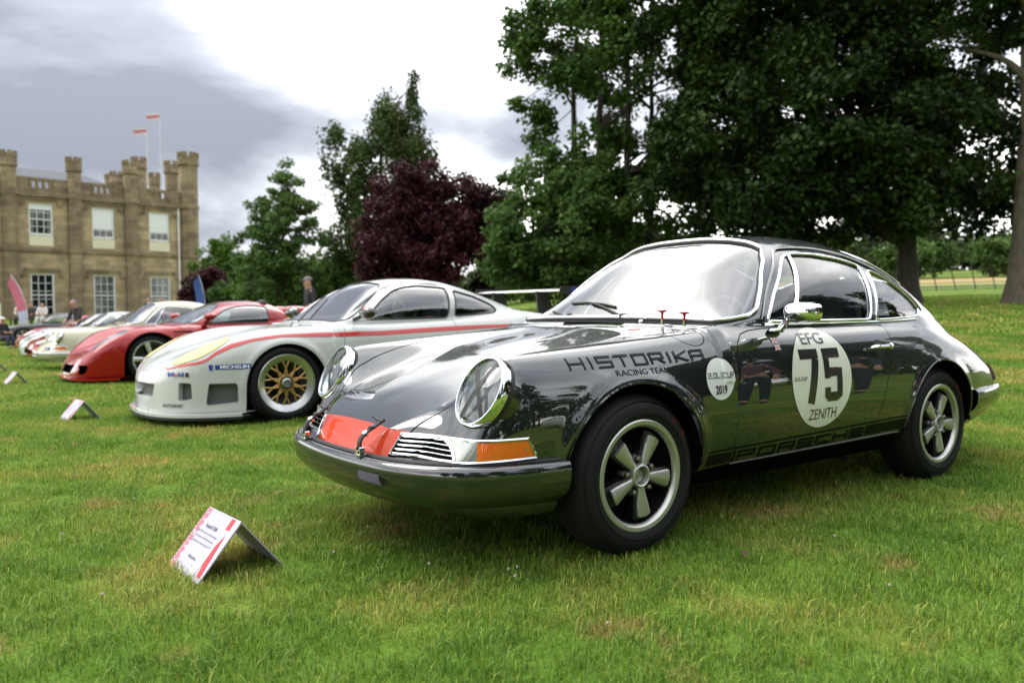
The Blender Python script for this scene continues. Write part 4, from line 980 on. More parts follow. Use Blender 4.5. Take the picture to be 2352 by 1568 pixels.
def base_car(name, label, loc, rz, f, P, pm, glass_m, wells, group=None, trim_m=BLACK, tr=.008):
    car = empty(name, loc, rz, label=label, cat='car', group=group)
    b = put('body', P['body'], pm, car)
    if P['gap'] is not None:
        put('panel_gap', P['gap'], GAP, b, -.004)
        for m_ in halves(P['door']): put('door', m_, pm, car)
    w = put('windshield', P['ws'], glass('bright_screen', (.62, .68, .69), .26), car, -.003); trim('seal', P['ws_sg'], tr, trim_m, w, .0)
    for k, nme in (('dw', 'door_window'), ('qw', 'quarter_window')):
        if P[k] is None: continue
        for m_ in halves(P[k]): put(nme, m_, glass_m, car, -.003)
        trim(nme+'_seal', P[k+'_sg'], tr, trim_m, car, .001)
    for (cx, cz, r, y1) in wells:
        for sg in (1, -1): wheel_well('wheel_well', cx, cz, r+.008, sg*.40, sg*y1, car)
    MB().box((-1.25, 0, .17), (3.2, 1.3, .10), bev=.03).build('underbody', LINER, car)
    MB().box((-1.35, 0, .26), (1.9, 1.2, .03)).build('floor_pan', INTERIOR, car)
    MB().box((-.62, 0, .70), (.34, 1.2, .12), bev=.04).build('dashboard', INTERIOR, car)
    for sg in (1, -1): seat(car, -1.30, sg*.34, mat('seat_dark', (.03, .03, .035), .8))
    return car, b
def bbs_spokes(w):
    gold = mat('gold_magnesium', (.36, .22, .075), .38, .75)
    for k in range(10):
        a = k*2*math.pi/10; mb = MB(); P = lambda r, t, y: (r*math.sin(t), y, r*math.cos(t))
        for s in (-1, 1):
            mb.tube(np.array([P(.055, a+s*.16, -.022), P(.092, a+s*.085, -.022), P(.130, a-s*.035, -.022), P(.184, a-s*.155, -.024)]), np.array([.0115, .0095, .0085, .009]), 6)
        mb.build('spoke', gold, w)
    MB().lathe([(.076, -.06), (.073, -.018), (.064, -.008), (.052, -.008), (.048, -.03)], 32).build('hub', gold, w)
    MB().lathe([(.046, -.03), (.044, -.004), (.030, .006), (.027, -.008), (0, -.012)], 20).build('centre_nut', mat('nut_steel', (.30, .30, .31), .3, .9), w)
    bolts = MB()
    for k in range(30): a = k*2*math.pi/30; bolts.box((.190*math.sin(a), -.018, .190*math.cos(a)), (.007, .006, .007))
    bolts.build('rim_bolts', CHROME, w, kind='stuff')
def star_spokes(m, r1, cap, hw0=.022, hw1=.036, n=5, y=-.004):
    def fn(w):
        for k in range(n):
            MB().add(*petal(.05, r1, hw0, hw1, y, y+.004, .03), roty(k*2*math.pi/n+.3)).build('spoke', m, w, ang=50)
        MB().lathe([(.062, -.05), (.060, .002), (.045, .008)], 24).build('hub', m, w)
        MB().lathe([(.046, .004), (.040, .018), (.0, .022)], 20).build('centre_cap', cap, w)
    return fn
SILVER = mat('silver_alloy', (.60, .61, .62), .3, .85); POLISH = mat('polished_lip', (.46, .47, .46), .28, .9)
F996 = car_field(C996); FCGT = car_field(CCGT); F944 = car_field(C944)
RWHITE = paint('racing_white', (.50, .515, .49), 1.45); GUARDS = paint('guards_red', (.27, .004, .004), 1.45); IVORY = paint('ivory_paint', (.50, .48, .35), 1.45)
RED_DECAL = mat('red_decal', (.48, .025, .02), .3, coat=.6)
A996 = [(.03, .315, .338), (-2.32, .33, .36)]
P996 = shell_generic(C996, F996, .02, (-3.5, 0, .06), (1.12, 1.02, 1.3),
    [(0, .838), (.40, .835), (.60, .826), (.672, .826), (.69, .85), (.665, .90), (.60, 1.0), (.53, 1.095), (.455, 1.148), (.37, 1.172), (.2, 1.188), (0, 1.192)], (-.55, -1.36, .81, -.36),
    [(-.72, .846), (-.93, 1.02), (-1.07, 1.105), (-1.2, 1.14), (-1.35, 1.155), (-1.64, 1.135), (-1.56, .852)],
    [(-1.71, 1.113), (-1.925, 1.056), (-2.09, .985), (-2.165, .935), (-2.16, .908), (-2.09, .893), (-1.64, .866)], A996,
    [(-.50, .80), (-.477, .69), (-.465, .5), (-.48, .2), (-1.40, .2), (-1.55, .45), (-1.60, .70), (-1.60, .835), (-1.2, .82)])
def gt3(loc, rz):
    car, body = base_car('race_car', 'white race car with red side stripe, gold mesh wheels and tall rear wing', loc, rz, F996, P996, RWHITE, glass('race_glass', (.62, .66, .66), .14), [(.03, .315, .338, .84), (-2.32, .33, .36, .88)])
    f = F996
    for sg in (1, -1):
        rim_generic(car, (.03, sg*.835, .325), sg, .233, .325, .24, bbs_spokes, POLISH, lip=.052); rim_generic(car, (-2.32, sg*.90, .330), sg, .233, .330, .28, bbs_spokes, POLISH, lip=.052)
        xs = [.90, .84, .783, .72, .66, .58, .47, .30, .07, -.235, -.5, -.83, -1.2, -1.62, -2.0, -2.31]; zu = [.470, .494, .512, .525, .544, .603, .660, .699, .726, .735, .737, .741, .757, .773, .780, .784]; zl = [.458, .480, .493, .503, .522, .576, .626, .677, .706, .702, .698, .702, .718, .733, .748, .762]
        o_ = np.argsort(xs); x = np.linspace(-2.31, .90, 90); grid_side(f, x, np.interp(x, np.array(xs)[o_], np.array(zl)[o_]), np.interp(x, np.array(xs)[o_], np.array(zu)[o_]), RED_DECAL, 'side_stripe', car, .003, 3, sg)
        tape = mat('yellow_tape', (.56, .47, .20), .5)
        hl = top_poly(f, [(.85, .50), (.855, .58), (.80, .665), (.70, .735), (.58, .762), (.48, .745), (.435, .68), (.50, .625), (.64, .575), (.76, .51)], tape, 'headlight_cover', car, .005, sg)
        dk = mat('duct_mesh', (.10, .10, .10), .75)
        mr = MB().tube(catmull([(-.62, sg*.73, .845), (-.63, sg*.80, .86), (-.65, sg*.86, .885)], 4), .018, 8).build('door_mirror', BLACK, car)
        V, F_ = ellipsoid((-.655, sg*.935, .905), (.065, .12, .060), 16, 10); MB().add(V, F_).build('mirror_shell', mat('mirror_black', (.01, .01, .01), .2, coat=1), mr)
        MB().add(*ellipsoid((-.645, sg*.95, .930), (.046, .055, .032), 14, 8)).build('mirror_sticker', RED_DECAL, mr)
    dk = mat('duct_mesh', (.075, .075, .075), .8)
    skin = recess(P996['body'], [xz_field([(.645, .351), (.435, .349), (.425, .19), (.665, .172)]), xz_field([(.842, .362), (.765, .356), (.757, .235), (.845, .210)]), yz_field([(-.40, .34), (.40, .34), (.36, .235), (-.36, .235)], .7)], .055, dk, RWHITE, car, 'intake_mesh')
    old = body.data; me_ = mesh_data('body', skin[0], skin[1], skin[2]); me_.materials.append(RWHITE); body.data = me_
    # splitter: flat plate round the nose
    h = [(1.06, 0), (1.05, .22), (1.02, .40), (.965, .56), (.88, .69), (.76, .79), (.60, .86), (.42, .895)]
    out = [(x, -y) for x, y in h[:0:-1]]+h; inn = [(x-.16, y*.88) for x, y in out]
    for z0, z1, m, nme in ((.088, .112, RWHITE, 'splitter'), (.066, .086, BLACK, 'splitter_edge')):
        n = len(out); V = [(x, y, z0) for x, y in out]+[(x, y, z1) for x, y in out]+[(x, y, z0) for x, y in inn]+[(x, y, z1+.004) for x, y in inn]; F_ = []
        for i in range(n-1): F_ += [[i, i+1, n+i+1, n+i], [n+i, n+i+1, 3*n+i+1, 3*n+i], [2*n+i, 2*n+i+1, i+1, i]]
        autosmooth(mk(nme, V, F_, m, car))
    # wing
    wg = MB(); pr = [(.16, .0), (.10, .022), (0, .030), (-.10, .026), (-.17, .018), (-.10, .008), (.05, -.006)]
    ys = np.linspace(-.80, .80, 9); V = np.array([(-3.02+a, y, 1.115+b) for y in ys for a, b in pr]); k = len(pr); F_ = []
    for i in range(8):
        for j in range(k): F_.append([i*k+j, i*k+(j+1) % k, (i+1)*k+(j+1) % k, (i+1)*k+j])
    F_ += [list(range(k))[::-1], [8*k+j for j in range(k)]]
    wing = wg.add(V, F_).build('rear_wing', RWHITE, car)
    for sg in (1, -1):
        ep = MB().add(*prism([(-2.85, 1.10), (-2.87, 1.165), (-3.20, 1.175), (-3.21, 1.06), (-3.04, 1.06)], sg*.805, sg*.815)).build('end_plate', BLACK, wing)
        MB().add(*prism([(-2.99, 1.08), (-3.01, 1.15), (-3.17, 1.155), (-3.18, 1.09)], sg*.816, sg*.818)).build('wing_sticker', mat('wing_blue', (.03, .06, .25), .4), ep)
        MB().add(*prism([(-3.06, 1.095), (-3.07, 1.145), (-3.13, 1.147), (-3.13, 1.10)], sg*.8185, sg*.8195)).build('wing_badge', RED_DECAL, ep)
        MB().add(*prism([(-2.88, .80), (-2.84, 1.12), (-2.99, 1.12), (-3.13, .74)], sg*.42-.012, sg*.42+.012)).build('wing_strut', BLACK, wing)
    # sponsor marks
    blue = mat('sponsor_blue', (.02, .05, .30), .35); wht = WHITE
    bd = side_poly(f, densify([(.600, .497), (.333, .503), (.333, .461), (.597, .461)], 5), blue, 'tyre_maker_badge', car, .003)
    def txt(body, w, h, x0, z0, m, bold=0, parent=car, off=.0045, slope=0):
        V, F_ = text2d(body, 1.0, bold); lo, hi = V.min(0), V.max(0); V = (V-(lo+hi)/2)/(hi-lo)*np.array([w, h]); return decal_side('lettering', f, V, F_, x0, z0, m, parent, off, slope)
    txt('MICHELIN', .215, .026, .455, .481, wht, .03, bd)
    side_poly(f, densify([(.645, .50), (.615, .50), (.615, .455), (.640, .455)], 3), blue, 'badge_figure', car, .003)
    txt('M', .034, .036, .882, .425, blue, .03); txt('o', .020, .026, .855, .421, RED_DECAL, .03); txt('bil', .034, .038, .824, .427, blue, .03); txt('1', .020, .036, .788, .424, BLACK, .05)
    txt('AUTOSPORT', .115, .026, .872, .176, BLACK, .02)
    # cage and second seat details seen through the glass
    cg = mat('cage_white', (.6, .6, .6), .4)
    for sg in (1, -1): MB().tube(catmull([(-.55, sg*.62, .5), (-.60, sg*.60, .85), (-.95, sg*.50, 1.10), (-1.2, sg*.47, 1.15), (-1.62, sg*.48, 1.15), (-1.66, sg*.60, .8), (-1.66, sg*.62, .3)], 6), .02, 8).build('cage_rail', cg, car)
    MB().tube(np.array([(-1.64, -.5, 1.1), (-1.66, .55, .45)]), .018, 8).build('cage_brace', cg, car)
    MB().tube(np.array([(-.20, .30, .78), (-.22, .30, .83)]), .004, 6).build('bonnet_pin', BLACK, car)
    w = MB().tube(catmull([(-.40, -.05, .825), (-.62, -.22, .975), (-.78, -.32, 1.07)], 5), .008, 6).build('wiper', BLACK, car)
    return car
ACGT = [(-.03, .335, .362), (-2.73, .34, .37)]
PCGT = shell_generic(CCGT, FCGT, .025, (-3.75, 0, .05), (1.1, 1.05, 1.25),
    [(0, .815), (.5, .806), (.70, .80), (.738, .815), (.73, .84), (.67, .93), (.60, 1.01), (.51, 1.06), (.3, 1.082), (0, 1.09)], (-.60, -1.62, .78, -.34),
    [(-.80, .812), (-.98, .935), (-1.12, 1.01), (-1.25, 1.045), (-1.5, 1.062), (-1.71, 1.04), (-1.70, .815)], None, ACGT,
    [(-.52, .775), (-.55, .5), (-.6, .22), (-1.55, .22), (-1.72, .5), (-1.74, .79), (-1.0, .785)])
def cgt(loc, rz):
    car, body = base_car('sports_car', 'low red sports car with silver five-spoke wheels and slim headlights', loc, rz, FCGT, PCGT, GUARDS, glass('green_glass', (.42, .52, .54), .14), [(-.03, .335, .362, .89), (-2.73, .34, .37, .92)])
    f = FCGT; sp = star_spokes(SILVER, .245, mat('cap_red', (.35, .05, .04), .35))
    for sg in (1, -1):
        rim_generic(car, (-.03, sg*.875, .330), sg, .245, .332, .24, sp, SILVER); rim_generic(car, (-2.73, sg*.90, .345), sg, .255, .345, .29, sp, SILVER)
        hl = top_poly(f, [(.71, .655), (.62, .745), (.48, .80), (.33, .815), (.25, .785), (.33, .745), (.50, .69), (.64, .62)], mat('lamp_dark_glass', (.10, .11, .13), .06, coat=1), 'headlight', car, .004, sg)
        a_ = np.linspace(0, 2*np.pi, 16, endpoint=False); top_poly(f, list(zip(.44+.045*np.cos(a_), .752+.026*np.sin(a_))), mat('lamp_bright', (.7, .74, .78), .1, .6), 'lamp_projector', hl, .008, sg)
        side_poly(f, densify([(-.31, .705), (-.56, .70), (-.56, .682), (-.31, .69)], 4), LINER, 'door_slit', car, .003, sg)
        st = MB().tube(catmull([(-.74, sg*.82, .77), (-.75, sg*.84, .83), (-.78, sg*.88, .87)], 4), np.linspace(.045, .03, 9), 10).build('door_mirror', GUARDS, car)
        MB().add(*ellipsoid((-.79, sg*.93, .905), (.085, .115, .052), 16, 10)).build('mirror_shell', GUARDS, st)
    skin = recess(PCGT['body'], [xz_field([(.835, .270), (.768, .276), (.745, .235), (.785, .150), (.845, .145)], .5), yz_field([(-.40, .262), (.40, .262), (.36, .150), (-.36, .150)], .7)], .08, LINER, LINER, car, 'intake_mesh')
    me_ = mesh_data('body', skin[0], skin[1], skin[2]); me_.materials.append(GUARDS); body.data = me_
    h = [(.965, 0), (.955, .32), (.92, .54), (.85, .71), (.74, .84), (.58, .92), (.40, .955)]; out = [(x, -y) for x, y in h[:0:-1]]+h; inn = [(x-.22, y*.86) for x, y in out]; n = len(out)
    V = [(x, y, .07) for x, y in out]+[(x, y, .095) for x, y in out]+[(x, y, .07) for x, y in inn]+[(x, y, .10) for x, y in inn]; F_ = []
    for i in range(n-1): F_ += [[i, i+1, n+i+1, n+i], [n+i, n+i+1, 3*n+i+1, 3*n+i], [2*n+i, 2*n+i+1, i+1, i]]
    autosmooth(mk('splitter', V, F_, GUARDS, car))
    for sg in (1, -1): MB().add(*ellipsoid((-2.25, sg*.36, .955), (.32, .16, .10), 16, 8)).build('headrest_fairing', GUARDS, car)
    MB().tube(np.array([(.1, .5, .70), (.1, .5, .71)]), .003, 4)
    return car
A944 = [(0, .30, .335), (-2.4, .30, .335)]
P944 = shell_generic(C944, F944, .035, (-3.4, 0, .1), (1.05, .95, 1.3),
    [(0, .825), (.5, .82), (.64, .812), (.66, .83), (.60, .98), (.52, 1.12), (.44, 1.17), (.2, 1.19), (0, 1.195)], (-.80, -1.35, .80, -.5),
    [(-.92, .825), (-1.25, 1.10), (-1.38, 1.155), (-1.6, 1.175), (-1.82, 1.15), (-1.80, .83)], [(-1.88, 1.13), (-2.15, 1.05), (-2.4, .93), (-2.45, .87), (-1.86, .84)], A944)
def car944(loc, rz):
    car, b = base_car('wedge_coupe', 'red wedge-nosed coupe parked beyond the ivory coupe', loc, rz, F944, P944, GUARDS, GLASS, [(0, .30, .335, .80), (-2.4, .30, .335, .82)])
    sp = star_spokes(SILVER, .18, SILVER)
    for sg in (1, -1):
        for x in (0, -2.4): rim_generic(car, (x, sg*.80, .305), sg, .20, .305, .2, sp, SILVER)
        side_poly(F944, densify([(.88, .40), (.70, .42), (.70, .36), (.89, .34)], 3), MATS['amber_lens'], 'indicator', car, .005, sg)
        side_poly(F944, densify([(.86, .50), (.70, .555), (.68, .53), (.84, .47)], 3), mat('popup_lid_glass', (.5, .52, .53), .1, .4), 'headlight', car, .006, sg)
    V = [( .985, -.45, .26), (.985, .45, .26), (.975, .45, .36), (.975, -.45, .36)]; mk('lower_grille', V, [[0, 1, 2, 3]], LINER, car)
    return car
def car996(label, loc, rz, pm, group, dark=False):
    car, b = base_car('modern_coupe', label, loc, rz, F996, P996, pm, GLASS, [(.03, .315, .338, .84), (-2.32, .33, .36, .88)], group=group)
    sp = star_spokes(SILVER, .225, SILVER)
    for sg in (1, -1):
        for x, y in ((.03, .835), (-2.32, .90)): rim_generic(car, (x, sg*y, .325), sg, .228, .325, .24, sp, SILVER)
        side_poly(F996, densify([(.822, .535), (.738, .560), (.583, .645), (.447, .708), (.475, .675), (.56, .625), (.684, .555), (.765, .527)], 3), mat('lamp_cover', (.35, .37, .40), .08, .3, coat=1), 'headlight', car, .006, sg)
        side_poly(F996, densify([(.80, .33), (.62, .33), (.60, .20), (.80, .18)], 4), mat('duct_mesh', (.075, .075, .075), .8), 'side_intake', car, .004, sg)
        side_poly(F996, densify([(.955, .33), (.88, .34), (.87, .22), (.95, .21)], 4), LINER, 'front_intake', car, .004, sg)
        MB().add(*ellipsoid((-.655, sg*.90, .895), (.055, .11, .05), 14, 8)).build('door_mirror', pm, car)
    return car
# ---------------------------------------------------------------- the park: a lawn that dips to the left and rises to the right
GF = np.array([math.cos(CYAW), math.sin(CYAW)]); GR = np.array([math.sin(CYAW), -math.cos(CYAW)])
def gp(s, d): return CAM[:2]+GR*s+GF*d           # ground frame: s metres across the lawn, d metres up it
RISE = pchip([(0, 0), (6, .43), (13, 1.0), (32, 1.85), (57, 3.4), (100, 6.0), (140, 8.0)])
def ground_z(x, y):
    x, y = np.asarray(x, float), np.asarray(y, float); px, py = x-CAM[0], y-CAM[1]
    d = px*GF[0]+py*GF[1]; s = px*GR[0]+py*GR[1]; a = np.clip(s/np.maximum(d, 6), -.9, .95)
    k = np.interp(a, [-.9, -.6, -.5, -.35, -.1, .05, .3, .6, .95], [-.02, -.022, -.022, -.014, .025, .058, .068, .078, .080])
    d1 = (np.sqrt((d-9)**2+4)+(d-9))/2-.11; d1 = np.maximum(d1, 0)
    left = sstep(-.05, -.4, a)*np.clip(d-31, 0, 50)*.058
    return k/.078*RISE(np.minimum(d1, 140))+left*np.where(d > 31, 1, 0)
def gpz(s, d, dz=0): p = gp(s, d); return (p[0], p[1], float(ground_z(p[0], p[1]))+dz)
def ground_color(t, b, dark=1.0):
    """patchy summer turf: fresh, yellowing and straw areas"""
    L = t.links.new; ge = t.nodes.new('ShaderNodeNewGeometry')
    def noise(sc, det, ro=.55):
        n = t.nodes.new('ShaderNodeTexNoise'); n.inputs['Scale'].default_value = sc; n.inputs['Detail'].default_value = det; n.inputs['Roughness'].default_value = ro; L(ge.outputs['Position'], n.inputs['Vector']); return n.outputs[0]
    def ramp(src, stops):
        r = t.nodes.new('ShaderNodeValToRGB'); L(src, r.inputs[0]); e = r.color_ramp.elements
        e[0].position, e[0].color = stops[0][0], (*stops[0][1], 1); e[1].position, e[1].color = stops[-1][0], (*stops[-1][1], 1)
        for p, c in stops[1:-1]: e.new(p).color = (*c, 1)
        return r.outputs[0]
    def mix(f, a, c, mode='MIX'):
        m = t.nodes.new('ShaderNodeMixRGB'); m.blend_type = mode
        if isinstance(f, float): m.inputs[0].default_value = f
        else: L(f, m.inputs[0])
        for i, v in ((1, a), (2, c)):
            if isinstance(v, tuple): m.inputs[i].default_value = (*v, 1)
            else: L(v, m.inputs[i])
        return m.outputs[0]
    c1 = ramp(noise(1.1, 5), [(.34, (.090*dark, .195*dark, .018*dark)), (.52, (.155*dark, .255*dark, .030*dark)), (.66, (.265*dark, .285*dark, .055*dark))])
    st = t.nodes.new('ShaderNodeMapRange'); st.inputs[1].default_value = .56; st.inputs[2].default_value = .72; L(noise(2.6, 6, .62), st.inputs[0])
    c2 = mix(st.outputs[0], c1, (.32*dark, .24*dark, .08*dark))
    return c2, noise, mix, ramp
def make_lawn():
    k = np.linspace(-1, 1, 151); g = np.sinh(k*5.2)/math.sinh(5.2)*900
    X, Y = np.meshgrid(g+CAM[0], g+CAM[1], indexing='ij'); Z = ground_z(X, Y); n = len(k)
    V = np.stack([X.ravel(), Y.ravel(), Z.ravel()], 1); i, j = np.meshgrid(np.arange(n-1), np.arange(n-1), indexing='ij'); q = (i*n+j).ravel()
    m, t, b = nm('lawn_turf'); c, noise, mix, ramp = ground_color(t, b, .62); b.inputs['Roughness'].default_value = .95; b.inputs['Specular IOR Level'].default_value = .1  # turf colour darkened to stand for the shade between grass blades
    fine = ramp(noise(70, 3), [(.3, (.55, .55, .55)), (.7, (1.35, 1.35, 1.3))]); t.links.new(mix(1.0, c, fine, 'MULTIPLY'), b.inputs['Base Color'])
    bp = t.nodes.new('ShaderNodeBump'); bp.inputs['Strength'].default_value = .5; bp.inputs['Distance'].default_value = .03; t.links.new(noise(35, 4), bp.inputs['Height']); t.links.new(bp.outputs[0], b.inputs['Normal'])
    return mk('lawn', V, np.stack([q, q+n, q+n+1, q+1], 1), m, kind='structure')
make_lawn()

def make_grass():
    m, t, b = nm('grass_blades'); c, noise, mix, ramp = ground_color(t, b, 1.0)
    ge = t.nodes.new('ShaderNodeNewGeometry')
    v1 = ramp(ge.outputs['Random Per Island'], [(0, (.50, .62, .6)), (.45, (1.0, 1.0, 1.0)), (.84, (1.55, 1.42, 1.5)), (.885, (2.6, 1.6, 2.8)), (1, (3.0, 1.8, 3.6))])
    col = mix(1.0, c, v1, 'MULTIPLY'); t.links.new(col, b.inputs['Base Color']); b.inputs['Roughness'].default_value = .55; b.inputs['Specular IOR Level'].default_value = .25
    tr = t.nodes.new('ShaderNodeBsdfTranslucent'); t.links.new(col, tr.inputs[0]); ms = t.nodes.new('ShaderNodeMixShader'); ms.inputs[0].default_value = .35
    t.links.new(b.outputs[0], ms.inputs[1]); t.links.new(tr.outputs[0], ms.inputs[2]); t.links.new(ms.outputs[0], t.nodes['Material Output'].inputs[0])
    rng = np.random.default_rng(3)
    def tuft(nb, rad, hmin, hmax, wd, lean):
        V, F = [], []
        for i in range(nb):
            r = rad*math.sqrt(rng.random()); a = rng.random()*6.283; p = np.array([r*math.cos(a), r*math.sin(a), -.004]); h = hmin+(hmax-hmin)*rng.random()**1.6; az = rng.random()*6.283; d = np.array([math.cos(az), math.sin(az), 0]); s = np.array([-d[1], d[0], 0])*wd*(.7+.6*rng.random())/2; ln = lean*h*(.25+rng.random()**1.3)
            p1 = p+d*ln*.35+np.array([0, 0, h*.6]); p2 = p+d*ln+np.array([0, 0, h*(.95-.25*min(1, ln/h))]); k = len(V)
            V += [p-s, p+s, p1+s*.8, p1-s*.8, p2]; F += [[k, k+1, k+2], [k, k+2, k+3], [k+3, k+2, k+4]]
        return np.array(V), np.array(F)
    # points: dense near the camera, sparser and coarser with distance
    pts, scl, kind = [], [], []
    def band(d0, d1, half, dens, sc, k):
        n = int((d1-d0)*2*half*dens); d = rng.uniform(d0, d1, n); s = rng.uniform(-half, half, n)
        ok = np.abs(s) < .74*d+1.2; d, s = d[ok], s[ok]; p = CAM[:2]+s[:, None]*GR+d[:, None]*GF; z = ground_z(p[:, 0], p[:, 1])
        pts.append(np.stack([p[:, 0], p[:, 1], z], 1)); scl.append(sc*rng.uniform(.75, 1.25, len(d))); kind.append(np.full(len(d), k))
    band(1.3, 4.2, 4.5, 430, .9, 0); band(4.2, 8, 7, 240, 1.0, 1); band(8, 15, 12.5, 80, 1.15, 2); band(15, 30, 24, 22, 1.5, 3)
    P = np.concatenate(pts); S = np.concatenate(scl); K = np.concatenate(kind)
    g = bpy.data.meshes.new('grass'); g.vertices.add(len(P)); g.vertices.foreach_set('co', P.astype(np.float32).ravel())
    for nme, tp, arr in (('sc', 'FLOAT', S), ('kd', 'INT', K)):
        at = g.attributes.new(nme, tp, 'POINT'); at.data.foreach_set('value', arr.astype(np.float32 if tp == 'FLOAT' else np.int32))
    go = link(bpy.data.objects.new('grass', g)); tag(go, 'short patchy green and straw-coloured grass of the lawn', 'grass', kind='stuff')
    tufts = []
    for i, a in enumerate(((46, .075, .018, .052, .0030, .75), (46, .085, .018, .050, .0036, .7), (44, .12, .018, .050, .006, .7), (40, .2, .018, .050, .012, .7))):
        V, F = tuft(*a); me = mesh_data('grass_tuft', V, F, smooth=False); me.materials.append(m); o = bpy.data.objects.new('grass_tuft', me); link(o, go); o.location = gpz(-.6+.4*i, 2.4+.1*i); tufts.append(o); o['kind'] = 'stuff'
    ng = bpy.data.node_groups.new('grass_scatter', 'GeometryNodeTree'); ng.interface.new_socket('Geometry', in_out='INPUT', socket_type='NodeSocketGeometry'); ng.interface.new_socket('Geometry', in_out='OUTPUT', socket_type='NodeSocketGeometry')
    N = ng.nodes.new; gi = N('NodeGroupInput'); gout = N('NodeGroupOutput'); jn = N('GeometryNodeJoinGeometry'); L = ng.links.new
    sc = N('GeometryNodeInputNamedAttribute'); sc.data_type = 'FLOAT'; sc.inputs[0].default_value = 'sc'; kd = N('GeometryNodeInputNamedAttribute'); kd.data_type = 'INT'; kd.inputs[0].default_value = 'kd'
    rv = N('FunctionNodeRandomValue'); rv.data_type = 'FLOAT_VECTOR'; rv.inputs[0].default_value = (-.08, -.08, 0); rv.inputs[1].default_value = (.08, .08, 6.283)
    kout = [s_ for s_ in kd.outputs if s_.enabled][0]; sout = [s_ for s_ in sc.outputs if s_.enabled][0]; rout = [s_ for s_ in rv.outputs if s_.enabled][0]
    for i, o in enumerate(tufts):
        cm = N('FunctionNodeCompare'); cm.data_type = 'INT'; cm.operation = 'EQUAL'; ci = [s_ for s_ in cm.inputs if s_.enabled]; L(kout, ci[0]); ci[1].default_value = i
        oi = N('GeometryNodeObjectInfo'); oi.inputs[0].default_value = o; oi.transform_space = 'ORIGINAL'
        ip = N('GeometryNodeInstanceOnPoints'); L(gi.outputs[0], ip.inputs['Points']); L(cm.outputs[0], ip.inputs['Selection']); L(oi.outputs['Geometry'], ip.inputs['Instance']); L(rout, ip.inputs['Rotation']); L(sout, ip.inputs['Scale']); L(ip.outputs[0], jn.inputs[0])
    L(jn.outputs[0], gout.inputs[0]); md = go.modifiers.new('scatter', 'NODES'); md.node_group = ng
    return go
make_grass()
# clover heads dotted over the near lawn
clv, cst = mat('clover_white', (.42, .34, .30), .8), mat('clover_stem', (.06, .13, .02), .8)
CLOVER = [(1180, 1362), (1165, 1345), (1185, 1340), (840, 1238), (1922, 1268), (365, 1110), (300, 1165), (130, 1250), (760, 1300), (1395, 1480), (640, 1150), (2050, 1390), (980, 1330), (220, 1400)]
for u_, v_ in CLOVER:
    dd = .912*1872.6/(v_-713); ss = (u_-1176)/1872.6*dd; c0 = gpz(ss, dd)
    o = empty('clover_flower', c0, label='tiny pinkish white clover head in the grass', cat='flower', group='clover heads in the lawn')
    mb = MB()
    for _ in range(16):
        a, e_ = random.random()*6.28, random.random()*1.4; mb.add(*ellipsoid((.004*math.cos(a)*math.cos(e_), .004*math.sin(a)*math.cos(e_), .044+.004*math.sin(e_)), (.0017, .0017, .003), 6, 4))
    mb.build('flower_head', clv, o); MB().tube(np.array([(0, 0, -.004), (.002, 0, .044)]), .0012, 5).build('stem', cst, o)
lf = MB().add([(0, 0, .036), (.03, .022, .046), (.075, .0, .034), (.03, -.022, .044), (.035, 0, .036)], [[0, 1, 4], [1, 2, 4], [2, 3, 4], [3, 0, 4]]).build('fallen_leaf', mat('dry_leaf', (.075, .032, .018), .7), None, label='dry reddish brown fallen leaf on the lawn', cat='leaf')
_d = .912*1872.6/(1300-713); lf.location = gpz((1706-1176)/1872.6*_d, _d); lf.rotation_euler = (0, 0, 1.0); lf.scale = (.7, .8, 1)

